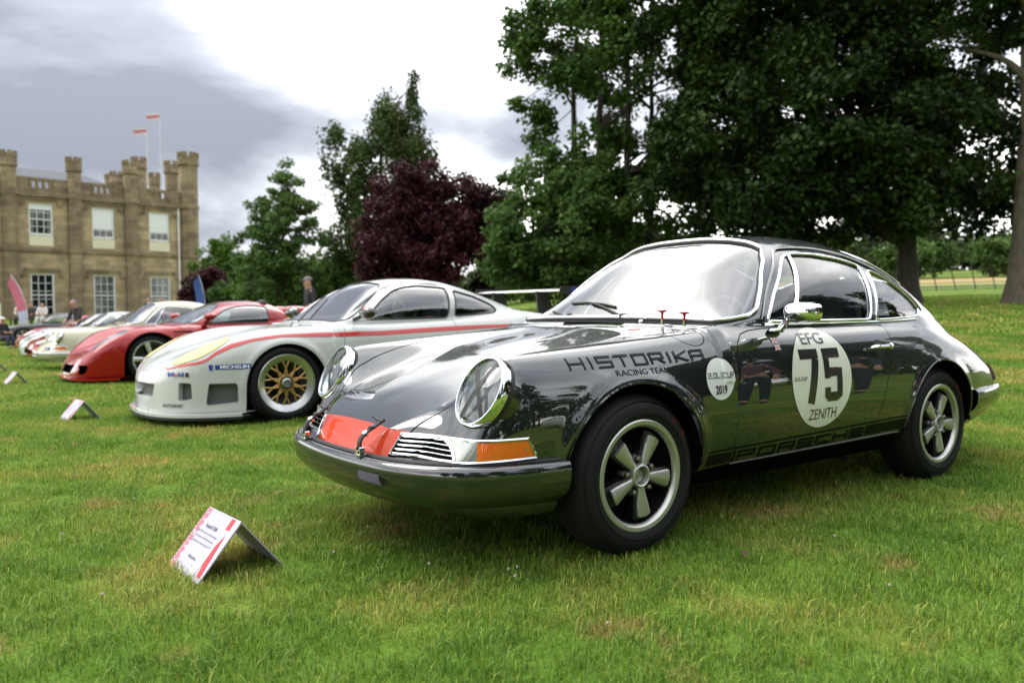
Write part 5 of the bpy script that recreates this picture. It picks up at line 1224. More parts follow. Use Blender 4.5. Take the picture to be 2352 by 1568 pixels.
# ---------------------------------------------------------------- information cards standing in front of the cars
def card(loc, rz, label, text=False, sc=1.0):
    o = empty('information_card', loc, rz, label=label, cat='sign', group='information cards on the lawn'); o.scale = (sc, sc, sc)
    bd = mat('card_lilac_white', (.40, .385, .45), .5); W_, H_, hz = .265, .215, .165; ang = math.acos(hz/H_)
    def face(sg, nme):
        a = math.sin(ang)*H_; th = .0035; V, F_ = extrude_poly([(0, -W_/2, hz), (0, W_/2, hz), (sg*a, W_/2, 0), (sg*a, -W_/2, 0)], (-sg*.003, 0, -.003)); return MB().add(V, F_).build(nme, bd, o, smooth=False)
    fr, bk = face(1, 'front_panel'), face(-1, 'back_panel')
    a = math.sin(ang)*H_; e1 = np.array([0, 1., 0]); e2 = np.array([a, 0, -hz])/H_; nrm = np.array([hz, 0, a])/H_; org = np.array([0, -W_/2, hz])
    def pl(u, v, off=.0012): return org+e1*u+e2*v+nrm*off
    def quad(u0, v0, u1, v1, m, nme, off=.0012, kind=None): return mk(nme, [pl(u0, v1, off), pl(u1, v1, off), pl(u1, v0, off), pl(u0, v0, off)], [[0, 1, 2, 3]], m, fr, kind=kind)
    pk, rd, wh = mat('card_pink', (.55, .08, .14), .5), mat('card_red', (.52, .02, .03), .5), mat('card_pale', (.52, .52, .57), .5)
    # chequered margin
    V, F_ = [], []
    for i in range(34):
        for j in range(5):
            if (i+j) % 2 or random.random() < .12*j: continue
            u, v = .004+j*.0065, .003+i*.0062; k = len(V); V += [pl(u, v+.0062), pl(u+.0065, v+.0062), pl(u+.0065, v), pl(u, v)]; F_.append([k, k+1, k+2, k+3])
    mk('chequer_margin', V, F_, pk, fr, kind='stuff')
    quad(W_-.062, .004, W_-.036, .042, rd, 'red_bar')
    V = [pl(W_-.036, .06, .0014), pl(W_-.012, .20, .0014), pl(W_-.036, .20, .0014), pl(W_-.052, .15, .0014), pl(W_-.052, .10, .0014)]; mk('red_flash', V, [[0, 4, 3, 2, 1]], rd, fr)
    V = [pl(W_-.060, .045, .0013), pl(W_-.036, .062, .0013), pl(W_-.052, .15, .0013), pl(W_-.060, .212, .0013), pl(W_-.105, .212, .0013), pl(W_-.082, .12, .0013)]; mk('pale_figure', V, [[5, 4, 3, 2, 1, 0]], wh, fr)
    tx = mat('card_ink', (.03, .03, .05), .6)
    rows = [('Porsche 911 SWB', .068, .095, .013, .02), ('Early 1965 car that has recently undergone', .030, .072, .0085, 0), ('a full restoration to FIA specifications by Historika', .030, .058, .0085, 0), ('competing in its maiden season of 2019', .036, .044, .0085, 0), ('Historika', .09, .0, .010, .01)] if text else [('', .06, .0, .01, 0)]
    if text:
        for i, (s_, u0, _, h_, bo) in enumerate(rows):
            V2, F2 = text2d(s_, 1.0, bo, 'LEFT'); lo, hi = V2.min(0), V2.max(0); V2 = (V2-lo)/(hi-lo)*np.array([min(.165, .0046*len(s_)+.02), h_]); v0 = (.062, .083, .100, .117, .165)[i]; P = np.array([pl(u0+p[0], v0-p[1], .0016) for p in V2]); mk('printed_line', P, F2, tx, fr)
    else:
        for i in range(4): quad(.05, .06+.022*i, .17-.02*(i % 2), .068+.022*i, mat('card_ink_soft', (.30, .28, .36), .6), 'printed_line')
    return o
card((1.262, -.075, .004), R(4), 'folded white and red information card standing before the grey coupe', True, 1.12)
for (x, y), lb in (((.99, -5.0), 'small folded card on the lawn before the white race car'), ((1.02, -10.0), 'small folded card on the lawn before the low red sports car'), ((.95, -13.6), 'tiny folded card on the lawn before the ivory coupe')):
    card((x, y, float(ground_z(x, y))+.004), R(6), lb)
# ---------------------------------------------------------------- parking the cars in their row
def gz(x, y): return float(ground_z(x, y))
gt3((-.40, -4.48, gz(-.4, -4.48)), -.03)
cgt((-.47, -9.85, gz(-1.5, -9.85)), 0)
build_911('ivory vintage coupe with round chrome headlights between the red cars', (-.55, -14.1, gz(-1.5, -14.1)-.03), 0, IVORY, P911, hero=False)
car944((-.95, -18.6, gz(-1.5, -18.6)-.02), 0)
CG = 'coupes far down the row of cars'
car996('white modern coupe with black front intakes beyond the red wedge coupe', (-1.25, -22.4, gz(-1.5, -22.4)), R(-2), RWHITE, CG)
car996('silver modern coupe between two white cars far down the row', (-1.6, -26.6, gz(-1.5, -26.6)), R(-3), paint('silver_paint', (.45, .46, .48), 1.6, .5), CG)
car996('red modern coupe far down the row beside the feather banner', (-1.9, -31.0, gz(-1.5, -31.0)), R(-4), GUARDS, CG)
car996('black modern coupe at the far end of the row', (-1.6, -35.5, gz(-1.5, -35.5)), R(-6), paint('black_paint', (.01, .01, .012), 1.6), CG)
car996('white modern coupe parked on the opposite side of the lawn from the grey coupe', (-5.4, 8.6, gz(-5.4, 8.6)), R(175), RWHITE, CG)
# ---------------------------------------------------------------- crenellated stone house
def stone(name, dark=1.0):
    m, t, b = nm(name); L = t.links.new; tc = t.nodes.new('ShaderNodeTexCoord'); br = t.nodes.new('ShaderNodeTexBrick'); mp = t.nodes.new('ShaderNodeMapping'); L(tc.outputs['Object'], mp.inputs[0]); mp.inputs['Rotation'].default_value = (R(90), 0, 0); L(mp.outputs[0], br.inputs[0])
    br.inputs['Color1'].default_value = (.43*dark, .345*dark, .21*dark, 1); br.inputs['Color2'].default_value = (.28*dark, .22*dark, .135*dark, 1); br.inputs['Mortar'].default_value = (.22*dark, .185*dark, .135*dark, 1); br.inputs['Scale'].default_value = 1; br.inputs['Mortar Size'].default_value = .012; br.inputs['Brick Width'].default_value = .75; br.inputs['Row Height'].default_value = .33
    n = t.nodes.new('ShaderNodeTexNoise'); n.inputs['Scale'].default_value = .8; n.inputs['Detail'].default_value = 8; n.inputs['Roughness'].default_value = .65; L(tc.outputs['Object'], n.inputs[0]); r = t.nodes.new('ShaderNodeValToRGB'); L(n.outputs[0], r.inputs[0]); e = r.color_ramp.elements; e[0].position, e[0].color = .32, (.62, .60, .58, 1); e[1].position, e[1].color = .62, (1.12, 1.08, 1.0, 1)
    mx = t.nodes.new('ShaderNodeMixRGB'); mx.blend_type = 'MULTIPLY'; mx.inputs[0].default_value = 1; L(br.outputs[0], mx.inputs[1]); L(r.outputs[0], mx.inputs[2]); L(mx.outputs[0], b.inputs['Base Color']); b.inputs['Roughness'].default_value = .9
    bp = t.nodes.new('ShaderNodeBump'); bp.inputs['Strength'].default_value = .4; bp.inputs['Distance'].default_value = .02; L(br.outputs['Fac'], bp.inputs['Height']); bp.invert = True; L(bp.outputs[0], b.inputs['Normal'])
    MATS[name] = m; return m
def castle():
    z0 = .35; p = gp(-24.7, 63.0)
    ex = (-(GR+GF))/math.sqrt(2)      # along the facade, away from the corner
    house = empty('stone_house', (p[0], p[1], z0), math.atan2(ex[1], ex[0]), label='crenellated sandstone country house with octagonal corner turrets', cat='house')
    # local frame: +x along the facade from the corner, -y or +y outward? decide so that outward faces the lawn
    out = (GR-GF)/math.sqrt(2); ly = np.array([-ex[1], ex[0]]); so = 1 if ly@out > 0 else -1
    S, D_ = stone('sandstone'), stone('weathered_sandstone', .62)
    tr = mat('window_white', (.72, .73, .72), .5); dkg = mat('dark_pane', (.012, .013, .016), .08, coat=.3); blind = mat('roller_blind', (.70, .72, .70), .7); cream = mat('cream_panel', (.62, .58, .42), .6)
    B = lambda c, d, **k: box((c[0], c[1]*so, c[2]), d, **k)
    LEN, DEP, ZC = 22.0, 16.0, 8.62
    WT = [2.35, 6.30, 10.30, 14.3, 18.2]; WX = .74      # window axes along the facade, half width
    zw = [(.35, 3.27), (5.10, 8.02)]                      # ground and first floor openings
    wall = MB()
    xs = [0]+[v for t in WT for v in (t-WX, t+WX)]+[LEN]
    for i in range(0, len(xs), 2): wall.box(((xs[i]+xs[i+1])/2, -.3*so, ZC/2), (xs[i+1]-xs[i], .6, ZC))
    for t in WT:
        for a, b_ in ((0, zw[0][0]), (zw[0][1], zw[1][0]), (zw[1][1], ZC)): wall.box((t, -.3*so, (a+b_)/2), (2*WX, .6, b_-a))
    wall.build('front_wall', S, house, smooth=False)
    MB().box((.3, (-DEP/2-.3)*so, ZC/2), (.6, DEP-.6, ZC)).build('side_wall', S, house, smooth=False)
    MB().box((LEN/2+.3, (-DEP/2-.6)*so, ZC/2-.05), (LEN-1.2, DEP-1.2, ZC-.2)).build('core', mat('room_dark', (.02, .02, .02), .9), house, smooth=False)
    MB().box((LEN/2, .06*so, 4.87), (LEN, .16, .22)).build('string_course', D_, house, smooth=False)
    MB().box((LEN/2, .09*so, ZC-.02), (LEN+.1, .26, .30)).build('cornice', D_, house, smooth=False)
    MB().box((-.09, -DEP/2*so, ZC-.02), (.26, DEP, .30)).build('cornice', D_, house, smooth=False)
    MB().box((LEN/2, .08*so, .25), (LEN, .2, .5)).build('plinth', D_, house, smooth=False)
    # parapet with pierced panels
    par = MB()
    for a, b_ in ((0.6, 1.75), (3.0, 5.6), (7.0, 9.5), (11.0, LEN)): par.box(((a+b_)/2, -.15*so, ZC+.62), (b_-a, .30, 1.0))
    for t in (2.375, 6.3, 10.25):
        par.box((t, -.15*so, ZC+.28), (1.6, .30, .32)); par.box((t, -.15*so, ZC+1.02), (1.6, .30, .22))
        for k in range(4): par.box((t-.6+.4*k, -.15*so, ZC+.67), (.14, .28, .46))
    par.build('parapet', D_, house, smooth=False)
    sp_ = MB()
    for q in (1.2, 2.1, 4.0, 5.1, 7.6, 8.6, 10.6, 12.5): sp_.box((.15, -q*so, ZC+.62), (.30, .62, 1.0)) 
    sp_.box((.15, -DEP/2*so, ZC+.35), (.28, DEP, .5)); sp_.build('side_parapet', D_, house, smooth=False)
    def turret(x, y, w, ztop, zbase, name='turret'):
        r = w/2; mb = MB(); rot = Matrix.Translation((x, y*so, 0))@Matrix.Rotation(R(22.5), 4, 'Z')
        def oct_(r_, a, b_):
            V = [(r_*math.cos(k*math.pi/4), r_*math.sin(k*math.pi/4), z) for z in (a, b_) for k in range(8)]; mb.add(V, [list(range(8))[::-1], list(range(8, 16))]+[[k, (k+1) % 8, 8+(k+1) % 8, 8+k] for k in range(8)], rot)
        oct_(r, zbase, ztop-.95); t = mb.build(name, D_, house, smooth=False)
        mb = MB(); 
        def oct2(r_, a, b_): 
            V = [(r_*math.cos(k*math.pi/4), r_*math.sin(k*math.pi/4), z) for z in (a, b_) for k in range(8)]; mb.add(V, [list(range(8))[::-1], list(range(8, 16))]+[[k, (k+1) % 8, 8+(k+1) % 8, 8+k] for k in range(8)], rot)
        oct2(r*1.22, ztop-.97, ztop-.84); oct2(r*1.14, ztop-.84, ztop-.34)
        for k in range(8):
            a = (k+.5)*math.pi/4; mb.box((0, 0, 0), (.24*w, .17*w, .34), M=rot@Matrix.Translation((r*1.0*math.cos(a), r*1.0*math.sin(a), ztop-.17))@Matrix.Rotation(a+math.pi/2, 4, 'Z'))
        mb.build('battlement', D_, t, smooth=False)
        if zbase < 1:
            for zz in (4.87, ZC-.02): mb = MB(); oct2(r*1.14, zz-.12, zz+.12); mb.build('moulding', D_, t, smooth=False)
    turret(0.05, -.05, 1.36, 12.75, 0); turret(4.4, .08, .95, 11.6, 0); turret(8.2, .08, .92, 11.35, 0); turret(12.2, .08, .95, 11.3, 0); turret(16.2, .08, .95, 11.3, 0)
    turret(.1, -3.0, 1.0, 12.5, ZC); turret(.1, -6.4, .85, 12.0, ZC); turret(.1, -9.6, 1.15, 13.7, ZC); turret(1.6, -10.4, 1.1, 12.4, ZC); turret(.1, -15.8, 1.2, 13.0, 0)
    turret(11.5, -9, 1.6, 12.3, ZC, 'chimney_stack'); turret(14.0, -9, 1.6, 12.4, ZC, 'chimney_stack')
    # slate roof
    rf = mat('slate', (.13, .135, .145), .8, spec=.15); x0, x1, y0, y1, zr = 2.2, LEN, -1.0, -12.0, ZC+.3
    V = [(x0, y0*so, zr), (x1, y0*so, zr), (x1, y1*so, zr), (x0, y1*so, zr), (x0+4.2, -4.6*so, zr+2.1), (x1, -4.6*so, zr+2.1), (x1, -8*so, zr+2.1), (x0+4.2, -8*so, zr+2.1)]
    MB().add(V, [[0, 1, 5, 4], [3, 0, 4, 7], [2, 3, 7, 6], [4, 5, 6, 7]]).build('roof', rf, house, smooth=False)
    # windows
    for i, t in enumerate(WT):
        for fl, (a, b_) in enumerate(zw):
            lo = a if fl == 0 else a+.78
            w = MB(); w.box((t-WX+.05, -.14*so, (lo+b_)/2), (.10, .12, b_-lo)); w.box((t+WX-.05, -.14*so, (lo+b_)/2), (.10, .12, b_-lo)); w.box((t, -.14*so, b_-.05), (2*WX-.2, .12, .10)); w.box((t, -.12*so, lo+.06), (2*WX-.2, .14, .12)); w.box((t, -.15*so, (lo+b_)/2), (2*WX-.2, .10, .07))
            win = w.build('window', tr, house, smooth=False)
            ww, hh = 2*WX-.2, b_-lo-.2; rows = 5 if fl == 0 else 4
            for k in (1, 2): MB().box((t-ww/2+ww*k/3, -.165*so, (lo+b_)/2), (.035, .05, hh)).build('glazing_bar', tr, win, smooth=False)
            for k in range(1, rows): MB().box((t, -.175*so, lo+.1+hh*k/rows), (ww, .045, .035)).build('glazing_bar', tr, win, smooth=False)
            pane_m = dkg if not (fl == 0 and i in (0, 1)) else mat('pane_curtained', (.10, .105, .10), .1, coat=.4)
            MB().box((t, -.21*so, (lo+b_)/2), (ww, .01, hh)).build('pane', pane_m, win, smooth=False)
            if fl == 1 and i in (0, 1): MB().box((t, -.135*so, b_-.1-hh*.36), (ww-.02, .02, hh*.72)).build('blind', blind, win, smooth=False)
            if fl == 1 and i == 2:
                MB().box((t, -.15*so, b_-.25), (ww, .02, .34)).build('blind', blind, win, smooth=False)
                for sg in (-1, 1): MB().add([(t+sg*ww/2, -.195*so, b_-.2), (t+sg*ww*.28, -.195*so, b_-.2), (t+sg*ww*.34, -.195*so, lo+.1), (t+sg*ww/2, -.195*so, lo+.1)], [[0, 1, 2, 3]]).build('curtain', mat('curtain_grey', (.16, .155, .13), .8), win, smooth=False)
            if fl == 1: MB().box((t, -.05*so, a+.39), (2*WX, .1, .70)).build('sill_panel', cream, win, smooth=False)
            hd = MB(); hd.box((t, .05*so, b_+.28), (2*WX+.7, .16, .13))
            for sg in (-1, 1): hd.box((t+sg*(WX+.35), .05*so, b_+.02), (.14, .158, .40)); hd.box((t+sg*(WX+.50), .05*so, b_-.12), (.20, .15, .12))
            hd.build('drip_mould', D_, house, smooth=False)
    MB().tube(np.array([(.95, .12*so, .1), (.95, .12*so, ZC-.2)]), .06, 8).build('drainpipe', tr, house)
    # flags on the roof
    for x, y, zt, nme in ((.8, -6.0, 15.6, 'smaller'), (.3, -4.6, 16.6, 'taller')):
        f = MB().tube(np.array([(x, y*so, ZC), (x, y*so, zt)]), .035, 6).build('flagpole', mat('pole_grey', (.5, .5, .5), .4), None); wpos = house.matrix_basis if False else None
        f.matrix_world = Matrix.Translation(house.location)@Matrix.Rotation(house.rotation_euler.z, 4, 'Z')
        tag(f, f'{nme} pale flagpole with red and white flag above the stone house roof', 'flagpole')
        V, F_ = [], []; n = 10
        for i in range(n+1):
            u = i/n; off = .12*math.sin(u*6.5); 
            for v in (0, .5, 1): V.append((x+1.05*u, (y+off)*so, zt-.05-.62*v-.22*u*(1-.3*v)))
        for i in range(n):
            for j in range(2): F_.append([3*i+j, 3*i+3+j, 3*i+4+j, 3*i+1+j])
        cl = mk('flag', V, F_, mat('flag_cloth_white', (.55, .48, .50), .8), f)
        rb = [(a_[0], a_[1]+.012*so, a_[2]-.17) for a_ in V[::3]]+[(a_[0], a_[1]+.012*so, a_[2]-.40) for a_ in V[::3]]
        mk('red_band', rb, [[i, i+1, n+2+i, n+1+i] for i in range(n)], mat('flag_cloth_red', (.42, .15, .16), .8), cl)
    an = MB().tube(np.array([(12.0, -6*so, ZC+2), (12.0, -6*so, 15.8)]), .03, 5).build('aerial', mat('aerial_steel', (.35, .35, .36), .4), house)
    return house
castle()
# ---------------------------------------------------------------- trees
def leaf_mat(name, c0, c1, c2, trans=.3):
    m, t, b = nm(name); L = t.links.new; ge = t.nodes.new('ShaderNodeNewGeometry'); r = t.nodes.new('ShaderNodeValToRGB'); n = t.nodes.new('ShaderNodeTexNoise'); n.inputs['Scale'].default_value = .55; n.inputs['Detail'].default_value = 3; L(ge.outputs['Position'], n.inputs[0])
    ad = t.nodes.new('ShaderNodeMath'); ad.operation = 'MULTIPLY_ADD'; L(ge.outputs['Random Per Island'], ad.inputs[0]); ad.inputs[1].default_value = .45; L(n.outputs[0], ad.inputs[2]); sb = t.nodes.new('ShaderNodeMath'); sb.operation = 'SUBTRACT'; L(ad.outputs[0], sb.inputs[0]); sb.inputs[1].default_value = .22; L(sb.outputs[0], r.inputs[0])
    e = r.color_ramp.elements; e[0].position, e[0].color = .25, (*c0, 1); e[1].position, e[1].color = .78, (*c2, 1); e.new(.5).color = (*c1, 1); L(r.outputs[0], b.inputs['Base Color']); b.inputs['Roughness'].default_value = .5; b.inputs['Specular IOR Level'].default_value = .12
    tr = t.nodes.new('ShaderNodeBsdfTranslucent'); L(r.outputs[0], tr.inputs[0]); ms = t.nodes.new('ShaderNodeMixShader'); ms.inputs[0].default_value = trans; L(b.outputs[0], ms.inputs[1]); L(tr.outputs[0], ms.inputs[2]); L(ms.outputs[0], t.nodes['Material Output'].inputs[0]); return m
def bark_mat(name, c):
    m, t, b = nm(name); L = t.links.new; tc = t.nodes.new('ShaderNodeTexCoord'); mp = t.nodes.new('ShaderNodeMapping'); mp.inputs['Scale'].default_value = (6, 6, 1.2); L(tc.outputs['Object'], mp.inputs[0]); n = t.nodes.new('ShaderNodeTexNoise'); n.inputs['Scale'].default_value = 2.2; n.inputs['Detail'].default_value = 8; n.inputs['Roughness'].default_value = .7; L(mp.outputs[0], n.inputs[0]); r = t.nodes.new('ShaderNodeValToRGB'); L(n.outputs[0], r.inputs[0]); e = r.color_ramp.elements; e[0].position, e[0].color = .3, (c[0]*.4, c[1]*.4, c[2]*.4, 1); e[1].position, e[1].color = .7, (c[0]*1.3, c[1]*1.3, c[2]*1.3, 1); L(r.outputs[0], b.inputs['Base Color']); b.inputs['Roughness'].default_value = .95
    bp = t.nodes.new('ShaderNodeBump'); bp.inputs['Strength'].default_value = .8; bp.inputs['Distance'].default_value = .03; L(n.outputs[0], bp.inputs['Height']); L(bp.outputs[0], b.inputs['Normal']); return m
def leaves(rng, C, Rad, n, size, droop=0.0, up=.5, flat=.8, axis=None):
    """n leaves round each cluster centre"""
    K = len(C); idx = np.repeat(np.arange(K), n); N_ = len(idx); g = rng.normal(size=(N_, 3)); g /= np.linalg.norm(g, axis=1)[:, None]; rr = rng.random(N_)**.45
    P = C[idx]+g*(rr*Rad[idx])[:, None]*np.array([1, 1, flat]); P[:, 2] -= droop*rng.random(N_)*Rad[idx]*2
    nr = rng.normal(size=(N_, 3))+np.array([0, 0, up*2])+g*.6; nr /= np.linalg.norm(nr, axis=1)[:, None]
    a = np.cross(nr, rng.normal(size=(N_, 3))); a[:, 2] -= droop*1.2; a -= nr*(a*nr).sum(1)[:, None]; a /= np.maximum(np.linalg.norm(a, axis=1), 1e-6)[:, None]; b = np.cross(nr, a); sz = size*rng.uniform(.6, 1.35, N_)[:, None]
    V = np.stack([P, P+a*sz*.5+b*sz*.34, P+a*sz*1.05+nr*sz*-.08, P+a*sz*.5-b*sz*.34], 1).reshape(-1, 3); k = np.arange(N_)*4
    return V, np.stack([k, k+1, k+2, k+3], 1)
def blob_points(rng, blobs, n, shell=.5):
    vol = np.array([b[3]*b[4]*b[5] for b in blobs]); w = rng.choice(len(blobs), n, p=vol/vol.sum()); g = rng.normal(size=(n, 3)); g /= np.linalg.norm(g, axis=1)[:, None]; r = rng.random(n)**shell; B = np.array(blobs)[w]; return B[:, :3]+g*r[:, None]*B[:, 3:6]
def tree(name, label, s, d, blobs, lm, bm, ncl=220, nl=160, crad=.7, size=.16, trunks=((0, 0, .25),), htr=5.0, droop=0, up=.5, seed=1, cat='tree', group=None, nlimb=26, gap=.0, lean=(0, 0), dz=0, flat=.75, gapscale=.5):
    rng = np.random.default_rng(seed); loc = gpz(s, d, dz); o = empty(name, loc, math.atan2(GR[1], GR[0]), label=label, cat=cat, group=group)   # local x runs across the view, y up the lawn
    C = blob_points(rng, blobs, ncl, .42); C[:, 2] = np.maximum(C[:, 2], .25)
    if gap > 0:    # clear some pockets so the sky shows through
        H = blob_points(rng, blobs, int(14*gap), .6); dist = np.min(np.linalg.norm(C[:, None]-H[None], axis=2), axis=1); C = C[dist > gapscale*gap]
    Rad = crad*rng.uniform(.55, 1.25, len(C)); V, F = leaves(rng, C, Rad, nl, size, droop, up, flat); mk('crown', V, F, lm, o, smooth=False)
    tops = []
    for (tx, ty, r0) in trunks:
        n = 14; t = np.linspace(0, 1, n); wob = np.cumsum(rng.normal(size=(n, 2))*.035*htr/n, 0); P = np.stack([tx+lean[0]*t**1.5+wob[:, 0], ty+lean[1]*t**1.5+wob[:, 1], -.15+(htr+.15)*t], 1); rad = r0*(1-.72*t)*(1+.75*np.exp(-t*htr/.38)); MB().tube(P, rad, 12).build('trunk', bm, o); tops.append((P, rad))
    # limbs and twigs
    br = MB(); sel = C[rng.permutation(len(C))[:nlimb]]; limbs = []
    for c in sel:
        P, rad = tops[rng.integers(len(tops))]; k = int(np.clip(np.searchsorted(P[:, 2], max(c[2]-.45*np.hypot(*(c[:2]-P[0, :2]))-.5, .15*htr)), 2, len(P)-2)); a = P[k]; mid = (a+c)/2+np.array([0, 0, .12*np.linalg.norm(c-a)])+rng.normal(size=3)*.12; Q = catmull([a, mid, c], 5); br.tube(Q, np.linspace(min(rad[k]*.55, .13), .018, len(Q)), 6); limbs.append(Q)
    LP = np.concatenate(limbs); tw = MB()
    for c in C[::2]:
        j = np.argmin(np.linalg.norm(LP-c, axis=1)); a = LP[j]
        if np.linalg.norm(c-a) < .15: continue
        br.tube(np.array([a, (a+c)/2+rng.normal(size=3)*.08, c]), np.array([.02, .013, .006]), 4)
    br.build('branches', bm, o, smooth=True, kind='stuff'); return o
GREEN = leaf_mat('leaf_mid_green', (.024, .058, .010), (.050, .108, .016), (.095, .160, .028)); DARKG = leaf_mat('leaf_dark_green', (.010, .024, .006), (.020, .044, .009), (.042, .075, .014), .2)
PALE = leaf_mat('leaf_pale_green', (.040, .085, .020), (.075, .140, .032), (.120, .190, .050), .4); BIRCH = leaf_mat('leaf_olive_green', (.024, .046, .012), (.042, .072, .018), (.080, .110, .024)); PURPLE = leaf_mat('leaf_purple', (.020, .006, .008), (.042, .010, .014), (.085, .022, .028), .25); BRIGHT = leaf_mat('leaf_bright_green', (.045, .10, .014), (.075, .15, .02), (.12, .20, .03), .4)
BARK, DBARK = bark_mat('bark_brown', (.11, .09, .06)), bark_mat('bark_dark', (.05, .042, .03))
tree('broadleaf_tree', 'tall green tree with several stems behind the grey coupe windscreen', 2.9, 27, [(-.3, 0, 8.5, 2.9, 2.6, 4.6), (.6, 0, 12.5, 2.7, 2.4, 3), (-1.2, -.2, 4.6, 2.2, 2.0, 2.0), (1.2, -.4, 3.2, 3.0, 2.0, 2.0), (-1.6, -.8, 2.0, 1.7, 1.4, 1.4), (-2.6, -.5, 7.4, .9, .8, .6), (-2.5, 0, 9.8, .9, .8, .7), (3.0, 0, 6.0, 2.2, 2.0, 3.2)], GREEN, DBARK, 560, 180, .55, .17, ((-1.0, 0, .16), (.1, .3, .2), (.9, -.2, .17), (1.6, .2, .15)), 9.5, 0, .5, 11, gap=2.2, gapscale=.42)
tree('leafy_sapling', 'light green low-branching tree between the purple tree and the tall stems', 1.75, 25.5, [(0, 0, 2.2, 2.5, 1.8, 2.0), (-1.3, -.3, 1.8, 1.5, 1.2, 1.3), (1.2, 0, 3.4, 1.8, 1.4, 1.4), (-.6, 0, 3.9, 1.2, 1.1, .9)], PALE, DBARK, 230, 130, .42, .15, ((0, 0, .1), (.9, .2, .08)), 3.0, 0, .5, 17, gap=.8, gapscale=.4)
tree('spreading_tree', 'huge dark spreading tree with a single trunk behind the grey coupe roof', 11.4, 24, [(-2.6, 0, 5.0, 4.0, 3.2, 3.4), (-3.4, .2, 9.8, 4.0, 3.2, 3.8), (.9, 0, 8.6, 3.0, 3.0, 4.2), (.6, -.2, 4.2, 3.2, 2.4, 2.2), (-5.4, -.5, 4.0, 2.4, 2.0, 2.6), (-2.4, -1, 2.9, 3.4, 1.8, 1.4), (2.4, 0, 3.2, 1.3, 1.1, 1.1), (-6.0, 0, 7.4, 1.8, 1.7, 3)], DARKG, DBARK, 900, 180, .62, .17, ((.25, 0, .30),), 7.5, 0, .45, 12, gap=.8, gapscale=.5)
tree('park_tree', 'tree with a thick bare trunk and high airy branches beside the bank', 13.75, 22, [(-.9, .3, 9.4, 2.5, 2.2, 2.5), (.6, 0, 12.8, 2.9, 2.6, 3.0), (-1.9, .2, 7.4, 1.1, 1.0, 1.1), (2.6, 0, 9.2, 2.0, 1.9, 2.8), (-1.3, .3, 5.2, .8, .7, .7)], GREEN, BARK, 170, 130, .55, .11, ((.05, 0, .37),), 11.0, 0, .4, 13, nlimb=26, gap=1.4, gapscale=.45)
tree('plum_tree', 'rounded dark purple-leaved tree beside the white race car roof', -2.8, 31, [(-.1, 0, 2.8, 2.9, 2.6, 2.5), (-.9, 0, 4.4, 1.9, 1.8, 1.6), (1.3, 0, 3.9, 1.8, 1.7, 1.5), (-1.6, -.3, 2.0, 1.5, 1.4, 1.5), (.3, 0, 4.9, 1.2, 1.1, .9)], PURPLE, DBARK, 420, 170, .5, .14, ((0, 0, .2),), 3.0, 0, .4, 14)
tree('birch_tree', 'tall drooping olive-green tree standing behind the purple tree', -7.0, 44, [(.2, 0, 8.0, 2.6, 2.4, 3.6), (1.3, 0, 10.6, 1.5, 1.4, 2.3), (-1.7, 0, 9.2, 1.3, 1.2, 2.2), (-.6, 0, 4.5, 2.7, 2.4, 2.4), (1.6, 0, 12.4, .5, .5, 1.0), (2.6, 0, 9.0, .8, .8, 1.7)], BIRCH, BARK, 330, 150, .55, .19, ((0, 0, .22), (1.0, 0, .16)), 10, .9, .2, 15, gap=1.5, gapscale=.6, flat=1.1)
tree('young_tree', 'airy pale green young tree beyond the low red sports car', -11.2, 40, [(0, 0, 2.4, 2.5, 2.1, 1.9), (.3, 0, 4.6, 2.1, 1.8, 1.7), (-.6, 0, 5.4, 1.4, 1.2, 1.0), (.1, 0, 6.4, 1.2, 1.1, 1.2), (-1.6, 0, 4.4, .8, .7, .5), (0, 0, 7.5, .5, .5, .7)], PALE, BARK, 330, 130, .42, .15, ((0, 0, .14),), 6.2, 0, .6, 16, gap=1.2, gapscale=.5, flat=.5)
SH = 'shrubs closing the back of the lawn'
for i, (s_, d_, w_, h_, lm_, lb) in enumerate(((-19.7, 55, 1.9, 5.3, BRIGHT, 'round bright green tree just right of the stone house'), (-18.4, 49, 1.5, 3.2, PURPLE, 'dark purple bush at the right foot of the stone house'), (-15.0, 47, 2.4, 3.9, GREEN, 'broad green shrub between the stone house and the pale tree'), (-12.0, 46, 2.5, 3.4, BRIGHT, 'bright green shrub under the pale young tree'), (-9.2, 45, 2.4, 3.8, GREEN, 'green shrub behind the man in the cap'), (-6.4, 43, 2.2, 3.0, BRIGHT, 'low bright shrub left of the purple tree'), (1.0, 46, 3.0, 4.0, GREEN, 'green shrub behind the purple tree trunk'), (6.5, 44, 3.2, 4.2, DARKG, 'dark green shrub behind the tall stems'))):
    tree('shrub', lb, s_, d_, [(0, 0, h_*.45, w_, w_*.9, h_*.5), (-w_*.4, 0, h_*.3, w_*.7, w_*.6, h_*.35), (w_*.3, 0, h_*.62, w_*.6, w_*.6, h_*.36)], lm_, DBARK, 130, 100, .42, .18, ((0, 0, .1),), h_*.5, 0, .5, 30+i, cat='shrub', group=SH, nlimb=10)
OR = 'orchard trees in a row beyond the iron fence'
for i in range(13):
    s_ = 31+i*2.6; tree('orchard_tree', 'small grey-green orchard tree in the row beyond the iron fence', s_, 66+(i % 3)*2, [(0, 0, 1.7, 1.5, 1.4, 1.6)], PALE, DBARK, 46, 60, .55, .28, ((0, 0, .1),), 1.6, 0, .5, 60+i, group=OR, nlimb=5)
